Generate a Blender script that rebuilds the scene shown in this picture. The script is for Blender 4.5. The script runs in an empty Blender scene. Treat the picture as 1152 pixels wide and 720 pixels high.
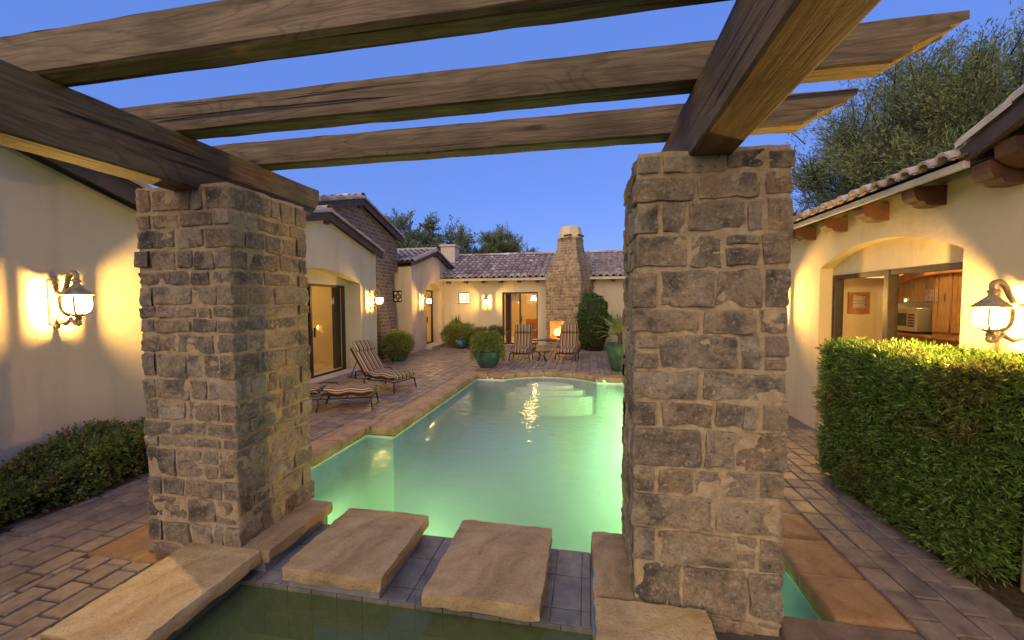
import bpy, bmesh, math, random
import numpy as np
from mathutils import Vector, Matrix, noise
from mathutils.geometry import tessellate_polygon

SC = bpy.context.scene
COL = SC.collection
R = math.radians
PI = math.pi
rng = random.Random(11)


# ------------------------------------------------------------------ helpers
def link(o):
    COL.objects.link(o)
    return o


def tag(o, label=None, cat=None, group=None, kind=None):
    if label:
        o['label'] = label
    if cat:
        o['category'] = cat
    if group:
        o['group'] = group
    if kind:
        o['kind'] = kind
    return o


def empty(name, loc, label, cat, group=None, rz=0.0):
    o = bpy.data.objects.new(name, None)
    o.empty_display_size = 0.1
    o.location = loc
    o.rotation_euler = (0, 0, rz)
    link(o)
    return tag(o, label, cat, group)


class MB:
    """collects vertices and faces of one mesh"""

    def __init__(self):
        self.v = []
        self.f = []
        self.mi = []

    def add(self, vs, fs, mi=0):
        b = len(self.v)
        self.v.extend([tuple(p) for p in vs])
        self.f.extend([tuple(i + b for i in f) for f in fs])
        self.mi.extend([mi] * len(fs))

    def box(self, a, b, mi=0, bev=0.0):
        a = Vector(a)
        b = Vector(b)
        lo = Vector((min(a.x, b.x), min(a.y, b.y), min(a.z, b.z)))
        hi = Vector((max(a.x, b.x), max(a.y, b.y), max(a.z, b.z)))
        if bev <= 0:
            vs = [(x, y, z) for x in (lo.x, hi.x) for y in (lo.y, hi.y) for z in (lo.z, hi.z)]
            fs = [(0, 1, 3, 2), (4, 6, 7, 5), (0, 4, 5, 1), (2, 3, 7, 6), (0, 2, 6, 4), (1, 5, 7, 3)]
            self.add(vs, fs, mi)
            return
        bm = bmesh.new()
        bmesh.ops.create_cube(bm, size=1)
        for v in bm.verts:
            v.co = Vector(((v.co.x + .5) * (hi.x - lo.x) + lo.x, (v.co.y + .5) * (hi.y - lo.y) + lo.y, (v.co.z + .5) * (hi.z - lo.z) + lo.z))
        bmesh.ops.bevel(bm, geom=bm.edges[:], offset=bev, segments=2, affect='EDGES', profile=0.6)
        self.bm(bm, mi)

    def bm(self, bm, mi=0, M=None):
        bm.verts.index_update()
        vs = [(M @ v.co if M else v.co.copy()) for v in bm.verts]
        fs = [tuple(v.index for v in f.verts) for f in bm.faces]
        self.add(vs, fs, mi)
        bm.free()

    def bar(self, p, q, w, h, mi=0, bev=0.0):
        """rectangular bar from p to q, w sideways, h upwards"""
        p = Vector(p)
        q = Vector(q)
        d = (q - p)
        L = d.length
        d.normalize()
        up = Vector((0, 0, 1)) if abs(d.z) < .95 else Vector((1, 0, 0))
        s = d.cross(up).normalized()
        u = s.cross(d)
        m = MB()
        m.box((0, -w / 2, -h / 2), (L, w / 2, h / 2), 0, bev)
        self.add([p + d * a + s * b + u * c for a, b, c in m.v], m.f, mi)

    def tube(self, pts, r, n=8, mi=0, cap=True):
        pts = [Vector(p) for p in pts]
        rs = r if isinstance(r, (list, tuple)) else [r] * len(pts)
        vs = []
        prev = None
        for i, p in enumerate(pts):
            t = (pts[min(i + 1, len(pts) - 1)] - pts[max(i - 1, 0)]).normalized()
            if prev is None:
                a = t.orthogonal().normalized()
            else:
                a = (prev - t * prev.dot(t)).normalized()
            prev = a
            b = t.cross(a)
            for k in range(n):
                th = 2 * PI * k / n
                vs.append(p + (a * math.cos(th) + b * math.sin(th)) * rs[i])
        fs = []
        for i in range(len(pts) - 1):
            for k in range(n):
                fs.append((i * n + k, i * n + (k + 1) % n, (i + 1) * n + (k + 1) % n, (i + 1) * n + k))
        if cap:
            fs.append(tuple(range(n - 1, -1, -1)))
            fs.append(tuple(range((len(pts) - 1) * n, len(pts) * n)))
        self.add(vs, fs, mi)

    def lathe(self, prof, c=(0, 0, 0), n=24, mi=0, sq=None):
        vs = []
        for r, z in prof:
            for k in range(n):
                th = 2 * PI * (k + .5) / n
                if sq:
                    rr = r / max(abs(math.cos(th)), abs(math.sin(th))) if sq == 1 else r
                else:
                    rr = r
                vs.append((c[0] + rr * math.cos(th), c[1] + rr * math.sin(th), c[2] + z))
        fs = []
        for i in range(len(prof) - 1):
            for k in range(n):
                fs.append((i * n + k, i * n + (k + 1) % n, (i + 1) * n + (k + 1) % n, (i + 1) * n + k))
        if prof[0][0] > 1e-4:
            fs.append(tuple(range(n - 1, -1, -1)))
        if prof[-1][0] > 1e-4:
            fs.append(tuple(range((len(prof) - 1) * n, len(prof) * n)))
        self.add(vs, fs, mi)

    def plate(self, outer, holes, fn, dvec, mi=0):
        """flat plate with holes: fn maps 2d to 3d on its face, dvec is its thickness"""
        loops = [[Vector((a, b, 0)) for a, b in outer]] + [[Vector((a, b, 0)) for a, b in h] for h in holes]
        tris = tessellate_polygon(loops)
        flat = [p for lp in loops for p in lp]
        d = Vector(dvec)
        f3 = [Vector(fn(p.x, p.y)) for p in flat]
        n = len(flat)
        vs = f3 + [p + d for p in f3]
        fs = [tuple(t) for t in tris] + [tuple(i + n for i in reversed(t)) for t in tris]
        self.add(vs, fs, mi)
        s = 0
        for lp in loops:
            m = len(lp)
            for i in range(m):
                a, b = s + i, s + (i + 1) % m
                self.add([f3[a], f3[b], f3[b] + d, f3[a] + d], [(0, 1, 2, 3)], mi)
            s += m

    def build(self, name, mats, parent=None, smooth=False, loc=None, merge=False, angle=None):
        me = bpy.data.meshes.new(name)
        off = Vector((0, 0, 0))
        if parent is not None and loc is None and parent.get('_world', 1):
            off = parent.matrix_basis.translation.copy() if abs(parent.rotation_euler.z) < 1e-6 else off
            q = parent.parent
            while q is not None:
                off = off + q.matrix_basis.translation if abs(q.rotation_euler.z) < 1e-6 else off
                q = q.parent
        if loc is not None:
            off = Vector(loc)
        vs = [(p[0] - off.x, p[1] - off.y, p[2] - off.z) for p in self.v]
        me.from_pydata(vs, [], self.f)
        mats = mats if isinstance(mats, (list, tuple)) else [mats]
        for m in mats:
            me.materials.append(m)
        if len(mats) > 1:
            me.polygons.foreach_set('material_index', self.mi)
        bm = bmesh.new()
        bm.from_mesh(me)
        if merge:
            bmesh.ops.remove_doubles(bm, verts=bm.verts, dist=1e-5)
        bmesh.ops.recalc_face_normals(bm, faces=bm.faces)
        bm.to_mesh(me)
        bm.free()
        if smooth:
            me.polygons.foreach_set('use_smooth', [True] * len(me.polygons))
        me.update()
        o = bpy.data.objects.new(name, me)
        link(o)
        if smooth and angle:
            try:
                me.set_sharp_from_angle(angle=R(angle))
            except Exception:
                pass
        if parent is not None:
            o.parent = parent
        elif loc is not None:
            o.location = loc
        return o


def thing(mb, name, mats, loc, label, cat, group=None, smooth=False, angle=None):
    o = mb.build(name, mats, None, smooth, loc=loc, angle=angle)
    return tag(o, label, cat, group)


def struct(mb, name, mats, smooth=False, label=None):
    o = mb.build(name, mats, None, smooth)
    return tag(o, None, None, None, 'structure')


def copy_thing(src, loc, rz, label, group=None):
    """a thing with copies of its parts and sub-parts"""
    def rec(o, parent):
        c = o.copy()
        COL.objects.link(c)
        if parent is not None:
            c.parent = parent
        for ch in [x for x in KIDS.get(o.name, [])]:
            rec(ch, c)
        return c
    KIDS = {}
    for o in bpy.data.objects:
        if o.parent is not None:
            KIDS.setdefault(o.parent.name, []).append(o)
    c = rec(src, None)
    c.location = loc
    c.rotation_euler = (0, 0, rz)
    c['label'] = label
    if group:
        c['group'] = group
    return c


def nz(p, s=1.0, seed=0.0):
    return noise.noise(Vector((p[0] * s + seed, p[1] * s + seed * 1.7, p[2] * s - seed)))


# ------------------------------------------------------------------ materials
class NT:
    def __init__(self, name):
        self.m = bpy.data.materials.new(name)
        self.m.use_nodes = True
        self.t = self.m.node_tree
        self.t.nodes.clear()
        self.out = self.n('ShaderNodeOutputMaterial')
        self.b = self.n('ShaderNodeBsdfPrincipled')
        self.l(self.b.outputs[0], self.out.inputs['Surface'])

    def n(self, t, **kw):
        nd = self.t.nodes.new(t)
        for k, v in kw.items():
            if k in nd.inputs:
                nd.inputs[k].default_value = v
            else:
                setattr(nd, k, v)
        return nd

    def l(self, a, b):
        self.t.links.new(a, b)

    def coord(self, kind='Object', scale=(1, 1, 1)):
        tc = self.n('ShaderNodeTexCoord')
        mp = self.n('ShaderNodeMapping')
        mp.inputs['Scale'].default_value = scale
        self.l(tc.outputs[kind], mp.inputs['Vector'])
        return mp.outputs[0]

    def noise(self, vec, scale, detail=4, rough=.55, dist=0.0):
        nd = self.n('ShaderNodeTexNoise')
        nd.inputs['Scale'].default_value = scale
        nd.inputs['Detail'].default_value = detail
        nd.inputs['Roughness'].default_value = rough
        nd.inputs['Distortion'].default_value = dist
        self.l(vec, nd.inputs['Vector'])
        return nd.outputs[0]

    def ramp(self, fac, stops, interp='LINEAR'):
        r = self.n('ShaderNodeValToRGB')
        cr = r.color_ramp
        cr.interpolation = interp
        while len(cr.elements) < len(stops):
            cr.elements.new(.5)
        for e, (p, c) in zip(cr.elements, stops):
            e.position = p
            e.color = (c[0], c[1], c[2], 1) if len(c) == 3 else c
        self.l(fac, r.inputs[0])
        return r.outputs[0]

    def mix(self, a, b, fac, mode='MIX'):
        mx = self.n('ShaderNodeMix', data_type='RGBA', blend_type=mode)
        for s, v in ((mx.inputs[0], fac), (mx.inputs[6], a), (mx.inputs[7], b)):
            if hasattr(v, 'links') or hasattr(v, 'is_linked'):
                self.l(v, s)
            elif isinstance(v, (int, float)):
                s.default_value = v
            else:
                s.default_value = (v[0], v[1], v[2], 1)
        return mx.outputs[2]

    def math(self, op, a, b=0.0):
        m = self.n('ShaderNodeMath', operation=op)
        for s, v in ((m.inputs[0], a), (m.inputs[1], b)):
            if isinstance(v, (int, float)):
                s.default_value = v
            else:
                self.l(v, s)
        return m.outputs[0]

    def rnd(self):
        return self.n('ShaderNodeNewGeometry').outputs['Random Per Island']

    def bump(self, h, strength=.3, dist=.01, prev=None):
        b = self.n('ShaderNodeBump')
        b.inputs['Strength'].default_value = strength
        b.inputs['Distance'].default_value = dist
        self.l(h, b.inputs['Height'])
        if prev is not None:
            self.l(prev, b.inputs['Normal'])
        return b.outputs[0]

    def base(self, c):
        if hasattr(c, 'links') or hasattr(c, 'is_linked'):
            self.l(c, self.b.inputs['Base Color'])
        else:
            self.b.inputs['Base Color'].default_value = (*c, 1)

    def schlick(self, f0, normal=None):
        lw = self.n('ShaderNodeLayerWeight')
        lw.inputs['Blend'].default_value = .5
        if normal is not None:
            self.l(normal, lw.inputs['Normal'])
        p = self.math('POWER', lw.outputs['Facing'], 5.0)
        return self.math('ADD', self.math('MULTIPLY', p, 1 - f0), f0)

    def set(self, rough=.7, metal=0.0, spec=None, normal=None):
        self.b.inputs['Roughness'].default_value = rough
        self.b.inputs['Metallic'].default_value = metal
        if spec is not None:
            self.b.inputs['Specular IOR Level'].default_value = spec
        if normal is not None:
            self.l(normal, self.b.inputs['Normal'])
        return self.m


def m_plain(name, col, rough=.6, metal=0.0, var=.25, scale=12, bump=.15, bd=.004):
    t = NT(name)
    v = t.coord()
    n = t.noise(v, scale, 5)
    dark = tuple(c * (1 - var) for c in col)
    lite = tuple(min(1, c * (1 + var)) for c in col)
    t.base(t.ramp(n, [(.3, dark), (.7, lite)]))
    return t.set(rough, metal, normal=t.bump(t.noise(v, scale * 4, 4), bump, bd))


def m_stucco(name, col):
    t = NT(name)
    v = t.coord()
    n1 = t.noise(v, .9, 5, .6)
    n2 = t.noise(v, 7, 4, .6)
    c = t.ramp(n1, [(.3, tuple(x * .86 for x in col)), (.72, tuple(min(1, x * 1.08) for x in col))])
    c = t.mix(c, tuple(x * .82 for x in col), t.math('MULTIPLY', n2, .35))
    v3 = t.coord('Object', (3.5, 3.5, .35))
    c = t.mix(c, tuple(x * .62 for x in col), t.ramp(t.noise(v3, 1.0, 5, .65), [(.52, (0, 0, 0)), (.8, (.55, .55, .55))]))
    t.base(c)
    b = t.bump(t.noise(v, 5, 3, .5), .25, .02)
    b = t.bump(t.noise(v, 14, 6, .65), .4, .014, b)
    b = t.bump(t.noise(v, 120, 3, .6), .25, .003, b)
    return t.set(.88, 0, .2, b)


def m_stone(name, stops, rough=.85, ns=22, bump=.8, worn=.62):
    t = NT(name)
    v = t.coord()

    def ridged(scale, detail=6):
        nd = t.n('ShaderNodeTexNoise')
        nd.noise_type = 'RIDGED_MULTIFRACTAL'
        nd.inputs['Scale'].default_value = scale
        nd.inputs['Detail'].default_value = detail
        nd.inputs['Roughness'].default_value = .6
        nd.inputs['Distortion'].default_value = .4
        t.l(v, nd.inputs['Vector'])
        return nd.outputs[0]
    c = t.ramp(t.rnd(), stops)
    n = t.noise(v, ns, 8, .72, .8)
    c = t.mix(c, t.ramp(n, [(.3, (.04, .03, .022)), (.43, (.17, .13, .085)), (.57, (.33, .255, .155)), (.74, (.52, .43, .29))]), .42)
    n4 = t.noise(v, 5.5, 3, .6, .4)
    c = t.mix(c, (.045, .04, .042), t.ramp(n4, [(.49, (0, 0, 0)), (.65, (.7, .7, .7))]))
    c = t.mix(c, (.40, .275, .14), t.ramp(t.noise(v, 7.5, 4, .6), [(.52, (0, 0, 0)), (.68, (.5, .5, .5))]))
    rg = ridged(13)
    c = t.mix(c, (.5, .44, .35), t.ramp(rg, [(.9, (0, 0, 0)), (1.0, (.6, .6, .6))]))
    n3 = t.noise(v, 60, 4, .65)
    c = t.mix(c, (.46, .41, .33), t.ramp(n3, [(.57, (0, 0, 0)), (.66, (.6, .6, .6))]))
    c = t.mix(c, (.02, .017, .015), t.ramp(n3, [(.3, (.7, .7, .7)), (.42, (0, 0, 0))]))
    pt = t.n('ShaderNodeNewGeometry').outputs['Pointiness']
    edge = t.math('MULTIPLY', t.ramp(pt, [(.51, (0, 0, 0)), (.57, (worn, worn, worn))]), t.noise(v, 19, 5, .65))
    c = t.mix(c, (.44, .345, .22), edge)
    t.base(c)
    b = t.bump(rg, bump * .7, .022)
    b = t.bump(t.noise(v, 26, 9, .75, .5), bump, .022, b)
    b = t.bump(t.noise(v, 90, 5, .7), .6, .006, b)
    return t.set(rough, 0, .25, b)


def m_sandstone(name, a, b_, c_):
    t = NT(name)
    v = t.coord()
    w = t.noise(v, 2.2, 6, .55, 2.6)
    c = t.ramp(w, [(.3, a), (.48, b_), (.6, tuple((x + y) / 2 for x, y in zip(b_, c_))), (.72, c_)])
    n = t.noise(v, 28, 7, .7)
    c = t.mix(c, tuple(x * .45 for x in a), t.ramp(n, [(.28, (.4, .4, .4)), (.45, (0, 0, 0))]))
    n2 = t.noise(v, 6, 4, .6)
    c = t.mix(c, tuple(x * .55 for x in b_), t.ramp(n2, [(.5, (0, 0, 0)), (.72, (.4, .4, .4))]))
    t.base(c)
    g = t.noise(v, 150, 3, .7)
    c2 = t.mix(c, tuple(x * .4 for x in a), t.ramp(g, [(.3, (.65, .65, .65)), (.46, (0, 0, 0))]))
    c2 = t.mix(c2, tuple(min(1, x * 1.25) for x in c_), t.ramp(g, [(.58, (0, 0, 0)), (.72, (.5, .5, .5))]))
    dm = t.noise(v, 3.1, 5, .65, .8)
    c2 = t.mix(c2, tuple(x * .38 for x in a), t.ramp(dm, [(.56, (0, 0, 0)), (.72, (.5, .5, .5))]))
    t.base(c2)
    b = t.bump(t.noise(v, 9, 8, .66, .5), .6, .02)
    b = t.bump(t.noise(t.coord('Object', (4, 4, 60)), 2.0, 5, .65), .4, .008, b)
    b = t.bump(t.noise(v, 55, 6, .7), .6, .007, b)
    return t.set(.66, 0, .4, b)


def m_paver(name, stops):
    t = NT(name)
    v = t.coord()
    c = t.ramp(t.rnd(), stops)
    n = t.noise(v, 9, 7, .68, .4)
    c = t.mix(c, t.ramp(n, [(.3, (.05, .042, .038)), (.7, (.33, .27, .2))]), .5)
    n2 = t.noise(v, 1.3, 4, .6)
    c = t.mix(c, (.055, .045, .04), t.ramp(n2, [(.5, (0, 0, 0)), (.72, (.55, .55, .55))]))
    t.base(c)
    b = t.bump(t.noise(v, 26, 7, .7), .55, .012)
    t.l(t.ramp(t.noise(v, 5, 4), [(.35, (.42, .42, .42)), (.65, (.75, .75, .75))]), t.b.inputs['Roughness'])
    t.l(b, t.b.inputs['Normal'])
    t.b.inputs['Specular IOR Level'].default_value = .4
    return t.m


def m_wood(name, axis, dark, lite):
    t = NT(name)
    sc = [14, 14, 14]
    sc[axis] = .9
    v = t.coord('Object', tuple(sc))
    sc2 = [5, 5, 5]
    sc2[axis] = .7
    v2 = t.coord('Object', tuple(sc2))
    vo = t.coord()
    n = t.noise(v2, 1.0, 2, .45, .5)
    rings = t.math('FRACT', t.math('MULTIPLY', n, 15.0))
    rings = t.math('ABSOLUTE', t.math('SUBTRACT', rings, .5))
    fine = t.noise(v, 3.0, 6, .7, .3)
    c = t.ramp(fine, [(.3, dark), (.7, lite)])
    c = t.mix(c, tuple(x * .42 for x in dark), t.ramp(rings, [(.02, (.4, .4, .4)), (.2, (0, 0, 0))]))
    sc3 = [26, 26, 26]
    sc3[axis] = .55
    crk = t.noise(t.coord('Object', tuple(sc3)), 1.0, 3, .5, .4)
    c = t.mix(c, (.012, .009, .007), t.ramp(crk, [(.31, (.9, .9, .9)), (.37, (0, 0, 0))]))
    c = t.mix(c, tuple(x * .5 for x in dark), t.ramp(t.noise(vo, 2.2, 3), [(.45, (0, 0, 0)), (.75, (.7, .7, .7))]))
    sk = [5.5, 5.5, 5.5]
    sk[axis] = 1.4
    vor = t.n('ShaderNodeTexVoronoi')
    vor.inputs['Scale'].default_value = 1.0
    t.l(t.coord('Object', tuple(sk)), vor.inputs['Vector'])
    c = t.mix(c, (.02, .014, .009), t.ramp(vor.outputs['Distance'], [(.05, (.85, .85, .85)), (.13, (0, 0, 0))]))
    t.base(c)
    b = t.bump(fine, .5, .01)
    b = t.bump(rings, .12, .006, b)
    b = t.bump(t.ramp(crk, [(.31, (0, 0, 0)), (.37, (1, 1, 1))]), .8, .012, b)
    b = t.bump(t.noise(vo, 35, 6, .7), .35, .006, b)
    return t.set(.72, 0, .3, b)


def m_leaf(name, a, b_, c_, trans=.35, dead=None):
    t = NT(name)
    c = t.ramp(t.rnd(), [(0, a), (.55, b_), (1, c_)])
    c = t.mix(c, tuple(x * .5 for x in a), t.math('MULTIPLY', t.noise(t.coord(), 3.5, 3), .7))
    if dead:
        c = t.mix(c, dead, t.ramp(t.noise(t.coord(), 2.3, 4, .6), [(.54, (0, 0, 0)), (.66, (.62, .62, .62))]))
    t.base(c)
    t.set(.5, 0, .45)
    tr = t.n('ShaderNodeBsdfTranslucent')
    t.l(c, tr.inputs['Color'])
    mx = t.n('ShaderNodeMixShader')
    mx.inputs[0].default_value = trans
    t.l(t.b.outputs[0], mx.inputs[1])
    t.l(tr.outputs[0], mx.inputs[2])
    t.l(mx.outputs[0], t.out.inputs['Surface'])
    return t.m


def m_emit(name, col, strength, clear=0.0):
    t = NT(name)
    e = t.n('ShaderNodeEmission')
    e.inputs[0].default_value = (*col, 1)
    e.inputs[1].default_value = strength
    if clear > 0:
        tr = t.n('ShaderNodeBsdfTransparent')
        mx = t.n('ShaderNodeMixShader')
        mx.inputs[0].default_value = clear
        t.l(e.outputs[0], mx.inputs[1])
        t.l(tr.outputs[0], mx.inputs[2])
        t.l(mx.outputs[0], t.out.inputs['Surface'])
    else:
        t.l(e.outputs[0], t.out.inputs['Surface'])
    return t.m


def m_glass(name, tint=(.92, .92, .9), rough=0.0, base=.02):
    t = NT(name)
    g = t.n('ShaderNodeBsdfGlossy')
    g.inputs['Roughness'].default_value = rough
    tr = t.n('ShaderNodeBsdfTransparent')
    tr.inputs[0].default_value = (*tint, 1)
    mx = t.n('ShaderNodeMixShader')
    t.l(t.schlick(.05), mx.inputs[0])
    t.l(tr.outputs[0], mx.inputs[1])
    t.l(g.outputs[0], mx.inputs[2])
    t.l(mx.outputs[0], t.out.inputs['Surface'])
    return t.m


def m_water(name, tint, wave, bs, murk=None, mfac=0.0, vol=None, side=False):
    t = NT(name)
    v = t.coord()
    h = t.noise(v, wave, 3, .5, .3)
    bn = t.bump(h, bs, .05)
    g = t.n('ShaderNodeBsdfGlossy')
    g.inputs['Roughness'].default_value = .03
    t.l(bn, g.inputs['Normal'])
    tr = t.n('ShaderNodeBsdfTransparent')
    tr.inputs[0].default_value = (*tint, 1)
    lower = tr.outputs[0]
    if murk:
        d = t.n('ShaderNodeBsdfDiffuse')
        d.inputs[0].default_value = (*murk, 1)
        m2 = t.n('ShaderNodeMixShader')
        m2.inputs[0].default_value = mfac
        t.l(tr.outputs[0], m2.inputs[1])
        t.l(d.outputs[0], m2.inputs[2])
        lower = m2.outputs[0]
    mx = t.n('ShaderNodeMixShader')
    t.l(t.schlick(.02, bn), mx.inputs[0])
    t.l(lower, mx.inputs[1])
    t.l(g.outputs[0], mx.inputs[2])
    t.l(mx.outputs[0], t.out.inputs['Surface'])
    if vol:
        pv = t.n('ShaderNodeVolumePrincipled')
        pv.inputs['Color'].default_value = (*vol[0], 1)
        pv.inputs['Density'].default_value = vol[1]
        pv.inputs['Anisotropy'].default_value = .2
        t.l(pv.outputs[0], t.out.inputs['Volume'])
        if wave is None or side:
            t2 = t.n('ShaderNodeBsdfTransparent')
            t.l(t2.outputs[0], t.out.inputs['Surface'])
    return t.m


def m_stripe(name, axis=1, freq=11.0):
    t = NT(name)
    tc = t.n('ShaderNodeTexCoord')
    sp = t.n('ShaderNodeSeparateXYZ')
    t.l(tc.outputs['Object'], sp.inputs[0])
    f = t.math('FRACT', t.math('ADD', t.math('MULTIPLY', sp.outputs[axis], freq), 50.25))
    c = t.ramp(f, [(0, (.33, .25, .17)), (.28, (.035, .018, .016)), (.5, (.15, .065, .035)), (.66, (.36, .28, .19)), (.78, (.04, .02, .018)), (.94, (.33, .25, .17))], 'CONSTANT')
    t.base(c)
    return t.set(.85, 0, .1, t.bump(t.noise(t.coord(), 200, 2), .2, .002))


def m_brickstone(name):
    """coursed stone for walls far away: brick pattern in the wall's own coordinates"""
    t = NT(name)
    tc = t.n('ShaderNodeTexCoord')
    sp = t.n('ShaderNodeSeparateXYZ')
    t.l(tc.outputs['Object'], sp.inputs[0])
    cm = t.n('ShaderNodeCombineXYZ')
    t.l(sp.outputs[1], cm.inputs[0])
    t.l(sp.outputs[2], cm.inputs[1])
    br = t.n('ShaderNodeTexBrick')
    br.inputs['Scale'].default_value = 1
    br.inputs['Brick Width'].default_value = .22
    br.inputs['Row Height'].default_value = .1
    br.inputs['Mortar Size'].default_value = .009
    br.inputs['Color1'].default_value = (.2, .155, .12, 1)
    br.inputs['Color2'].default_value = (.1, .085, .08, 1)
    br.inputs['Mortar'].default_value = (.34, .27, .2, 1)
    wv = t.n('ShaderNodeVectorMath', operation='ADD')
    t.l(cm.outputs[0], wv.inputs[0])
    ns = t.n('ShaderNodeTexNoise')
    ns.inputs['Scale'].default_value = 5
    sc = t.n('ShaderNodeVectorMath', operation='SCALE')
    sc.inputs['Scale'].default_value = .06
    t.l(ns.outputs['Color'], sc.inputs[0])
    t.l(sc.outputs[0], wv.inputs[1])
    t.l(wv.outputs[0], br.inputs['Vector'])
    c = t.mix(br.outputs[0], (.05, .045, .04), t.math('MULTIPLY', t.noise(t.coord(), 6, 5), .6))
    t.base(c)
    return t.set(.9, 0, .2, t.bump(br.outputs['Fac'], -.6, .02))


MAT = {}
MAT['stucco'] = m_stucco('stucco', (.50, .435, .325))
MAT['stucco_right'] = m_stucco('stucco_warm', (.53, .44, .29))
MAT['stone'] = m_stone('pillar_stone', [(0, (.11, .092, .078)), (.16, (.23, .185, .135)), (.34, (.38, .305, .195)), (.5, (.16, .135, .115)), (.66, (.32, .22, .125)), (.8, (.28, .245, .19)), (1, (.48, .41, .29))])
MAT['mortar'] = m_plain('mortar', (.38, .285, .165), .95, 0, .25, 30, .8, .008)
MAT['far_stone'] = m_stone('chimney_stone', [(0, (.09, .065, .055)), (.5, (.2, .145, .105)), (1, (.38, .29, .21))], .9, 9, .4, .05)
MAT['far_mortar'] = m_plain('chimney_mortar', (.34, .265, .19), .95)
MAT['wall_stone'] = m_brickstone('stone_wall_face')
MAT['sand'] = m_sandstone('sandstone', (.33, .21, .09), (.47, .34, .165), (.55, .45, .28))
MAT['sand_dark'] = m_sandstone('sandstone_brown', (.23, .15, .07), (.36, .25, .12), (.45, .345, .195))
MAT['sand_orange'] = m_sandstone('sandstone_orange', (.17, .09, .037), (.27, .145, .058), (.34, .2, .09))
MAT['coping'] = m_sandstone('coping_stone', (.19, .12, .065), (.29, .19, .1), (.38, .27, .16))
MAT['paver'] = m_paver('paver', [(0, (.085, .06, .048)), (.4, (.15, .103, .075)), (.75, (.2, .135, .093)), (1, (.26, .18, .125))])
MAT['bed'] = m_plain('joint_sand', (.075, .06, .05), .95)
MAT['soil'] = m_plain('soil', (.07, .038, .018), .95, 0, .6, 25, 1.0, .03)
MAT['woodX'] = m_wood('weathered_wood_x', 0, (.08, .055, .03), (.22, .158, .09))
MAT['woodY'] = m_wood('weathered_wood_y', 1, (.08, .055, .03), (.22, .158, .09))
MAT['fascia'] = m_plain('dark_fascia', (.05, .033, .024), .7, 0, .4, 6)
MAT['corbel'] = m_plain('red_brown_wood', (.075, .028, .014), .65, 0, .35, 9)
MAT['trim'] = m_plain('pale_trim', (.42, .37, .31), .8, 0, .2, 6)


def m_tile():
    t = NT('roof_tile')
    c = t.ramp(t.rnd(), [(0, (.22, .17, .155)), (.3, (.38, .28, .235)), (.6, (.47, .37, .31)), (.85, (.36, .31, .3)), (1, (.64, .56, .5))])
    n = t.noise(t.coord(), 9, 5, .65)
    c = t.mix(c, (.12, .1, .1), t.ramp(n, [(.35, (.35, .35, .35)), (.6, (0, 0, 0))]))
    t.base(c)
    return t.set(.85, 0, .2, t.bump(t.noise(t.coord(), 40, 4), .3, .006))


MAT['tile'] = m_tile()
MAT['bronze'] = m_plain('dark_bronze_metal', (.035, .026, .02), .45, .4, .3, 20)
MAT['iron'] = m_plain('wrought_iron', (.022, .018, .016), .5, .5, .3, 20)
MAT['lamp_metal'] = m_plain('aged_lamp_metal', (.30, .235, .15), .5, .35, .5, 30, .5, .004)
MAT['lamp_glass'] = m_emit('lit_lamp_glass', (1, .74, .34), 6, .55)
MAT['glass'] = m_glass('window_glass')
MAT['leaf_hedge'] = m_leaf('hedge_leaf', (.065, .145, .02), (.165, .29, .043), (.37, .45, .11), .35, (.15, .085, .03))
MAT['leaf_box'] = m_leaf('boxwood_leaf', (.065, .12, .025), (.145, .23, .04), (.32, .27, .075), .35, (.14, .06, .03))
MAT['leaf_tree'] = m_leaf('mesquite_leaf', (.13, .18, .06), (.24, .29, .1), (.38, .4, .17))
MAT['leaf_dark'] = m_leaf('dark_tree_leaf', (.13, .19, .12), (.22, .28, .17), (.34, .4, .25))
MAT['leaf_green'] = m_leaf('shrub_leaf', (.11, .17, .025), (.25, .32, .05), (.42, .44, .1))
MAT['leaf_ivy'] = m_leaf('fig_leaf', (.045, .10, .025), (.085, .165, .04), (.14, .22, .06))
MAT['leaf_agave'] = m_leaf('agave_leaf', (.11, .17, .12), (.18, .26, .18), (.26, .33, .22), .15)
MAT['bark'] = m_plain('bark', (.055, .042, .032), .9, 0, .4, 14, .6, .01)
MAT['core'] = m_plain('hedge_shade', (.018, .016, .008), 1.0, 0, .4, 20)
MAT['pot_green'] = m_plain('green_glaze', (.035, .085, .055), .3, 0, .45, 7, .1)
MAT['pot_blue'] = m_plain('blue_glaze', (.03, .075, .11), .25, 0, .5, 7, .1)
MAT['pot_teal'] = m_plain('teal_glaze', (.035, .085, .08), .3, 0, .5, 7, .1)
MAT['pot_grey'] = m_plain('grey_pot', (.17, .15, .13), .7)
MAT['stripe'] = m_stripe('striped_cushion')
MAT['plaster'] = m_plain('pool_plaster', (.62, .74, .64), .8, 0, .1, 4)
MAT['tile_blue'] = m_paver('slate_tile', [(0, (.1, .11, .125)), (.5, (.16, .165, .17)), (1, (.23, .22, .21))])
MAT['tile_pale'] = m_paver('pale_tile', [(0, (.10, .11, .095)), (1, (.16, .165, .135))])
MAT['grout'] = m_plain('grout', (.2, .2, .19), .9)
WV = ((.87, .975, .82), .5)
MAT['water'] = m_water('pool_water', (1, 1, 1), 8.0, .16, vol=WV)
MAT['water_body'] = m_water('pool_water_body', (1, 1, 1), 5.0, .10, vol=WV, side=True)
MAT['spa_water'] = m_water('spa_water', (.8, .88, .62), 3.0, .05, (.11, .15, .06), .5)
MAT['spa_plaster'] = m_plain('spa_plaster', (.34, .38, .26), .8, 0, .15, 4)
MAT['interior'] = m_plain('interior_wall', (.68, .55, .34), .9, 0, .06, 2)
MAT['cabinet'] = m_wood('cabinet_wood', 2, (.3, .145, .045), (.42, .22, .08))
MAT['steel'] = m_plain('appliance_steel', (.5, .44, .34), .35, .6, .1, 8)
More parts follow.
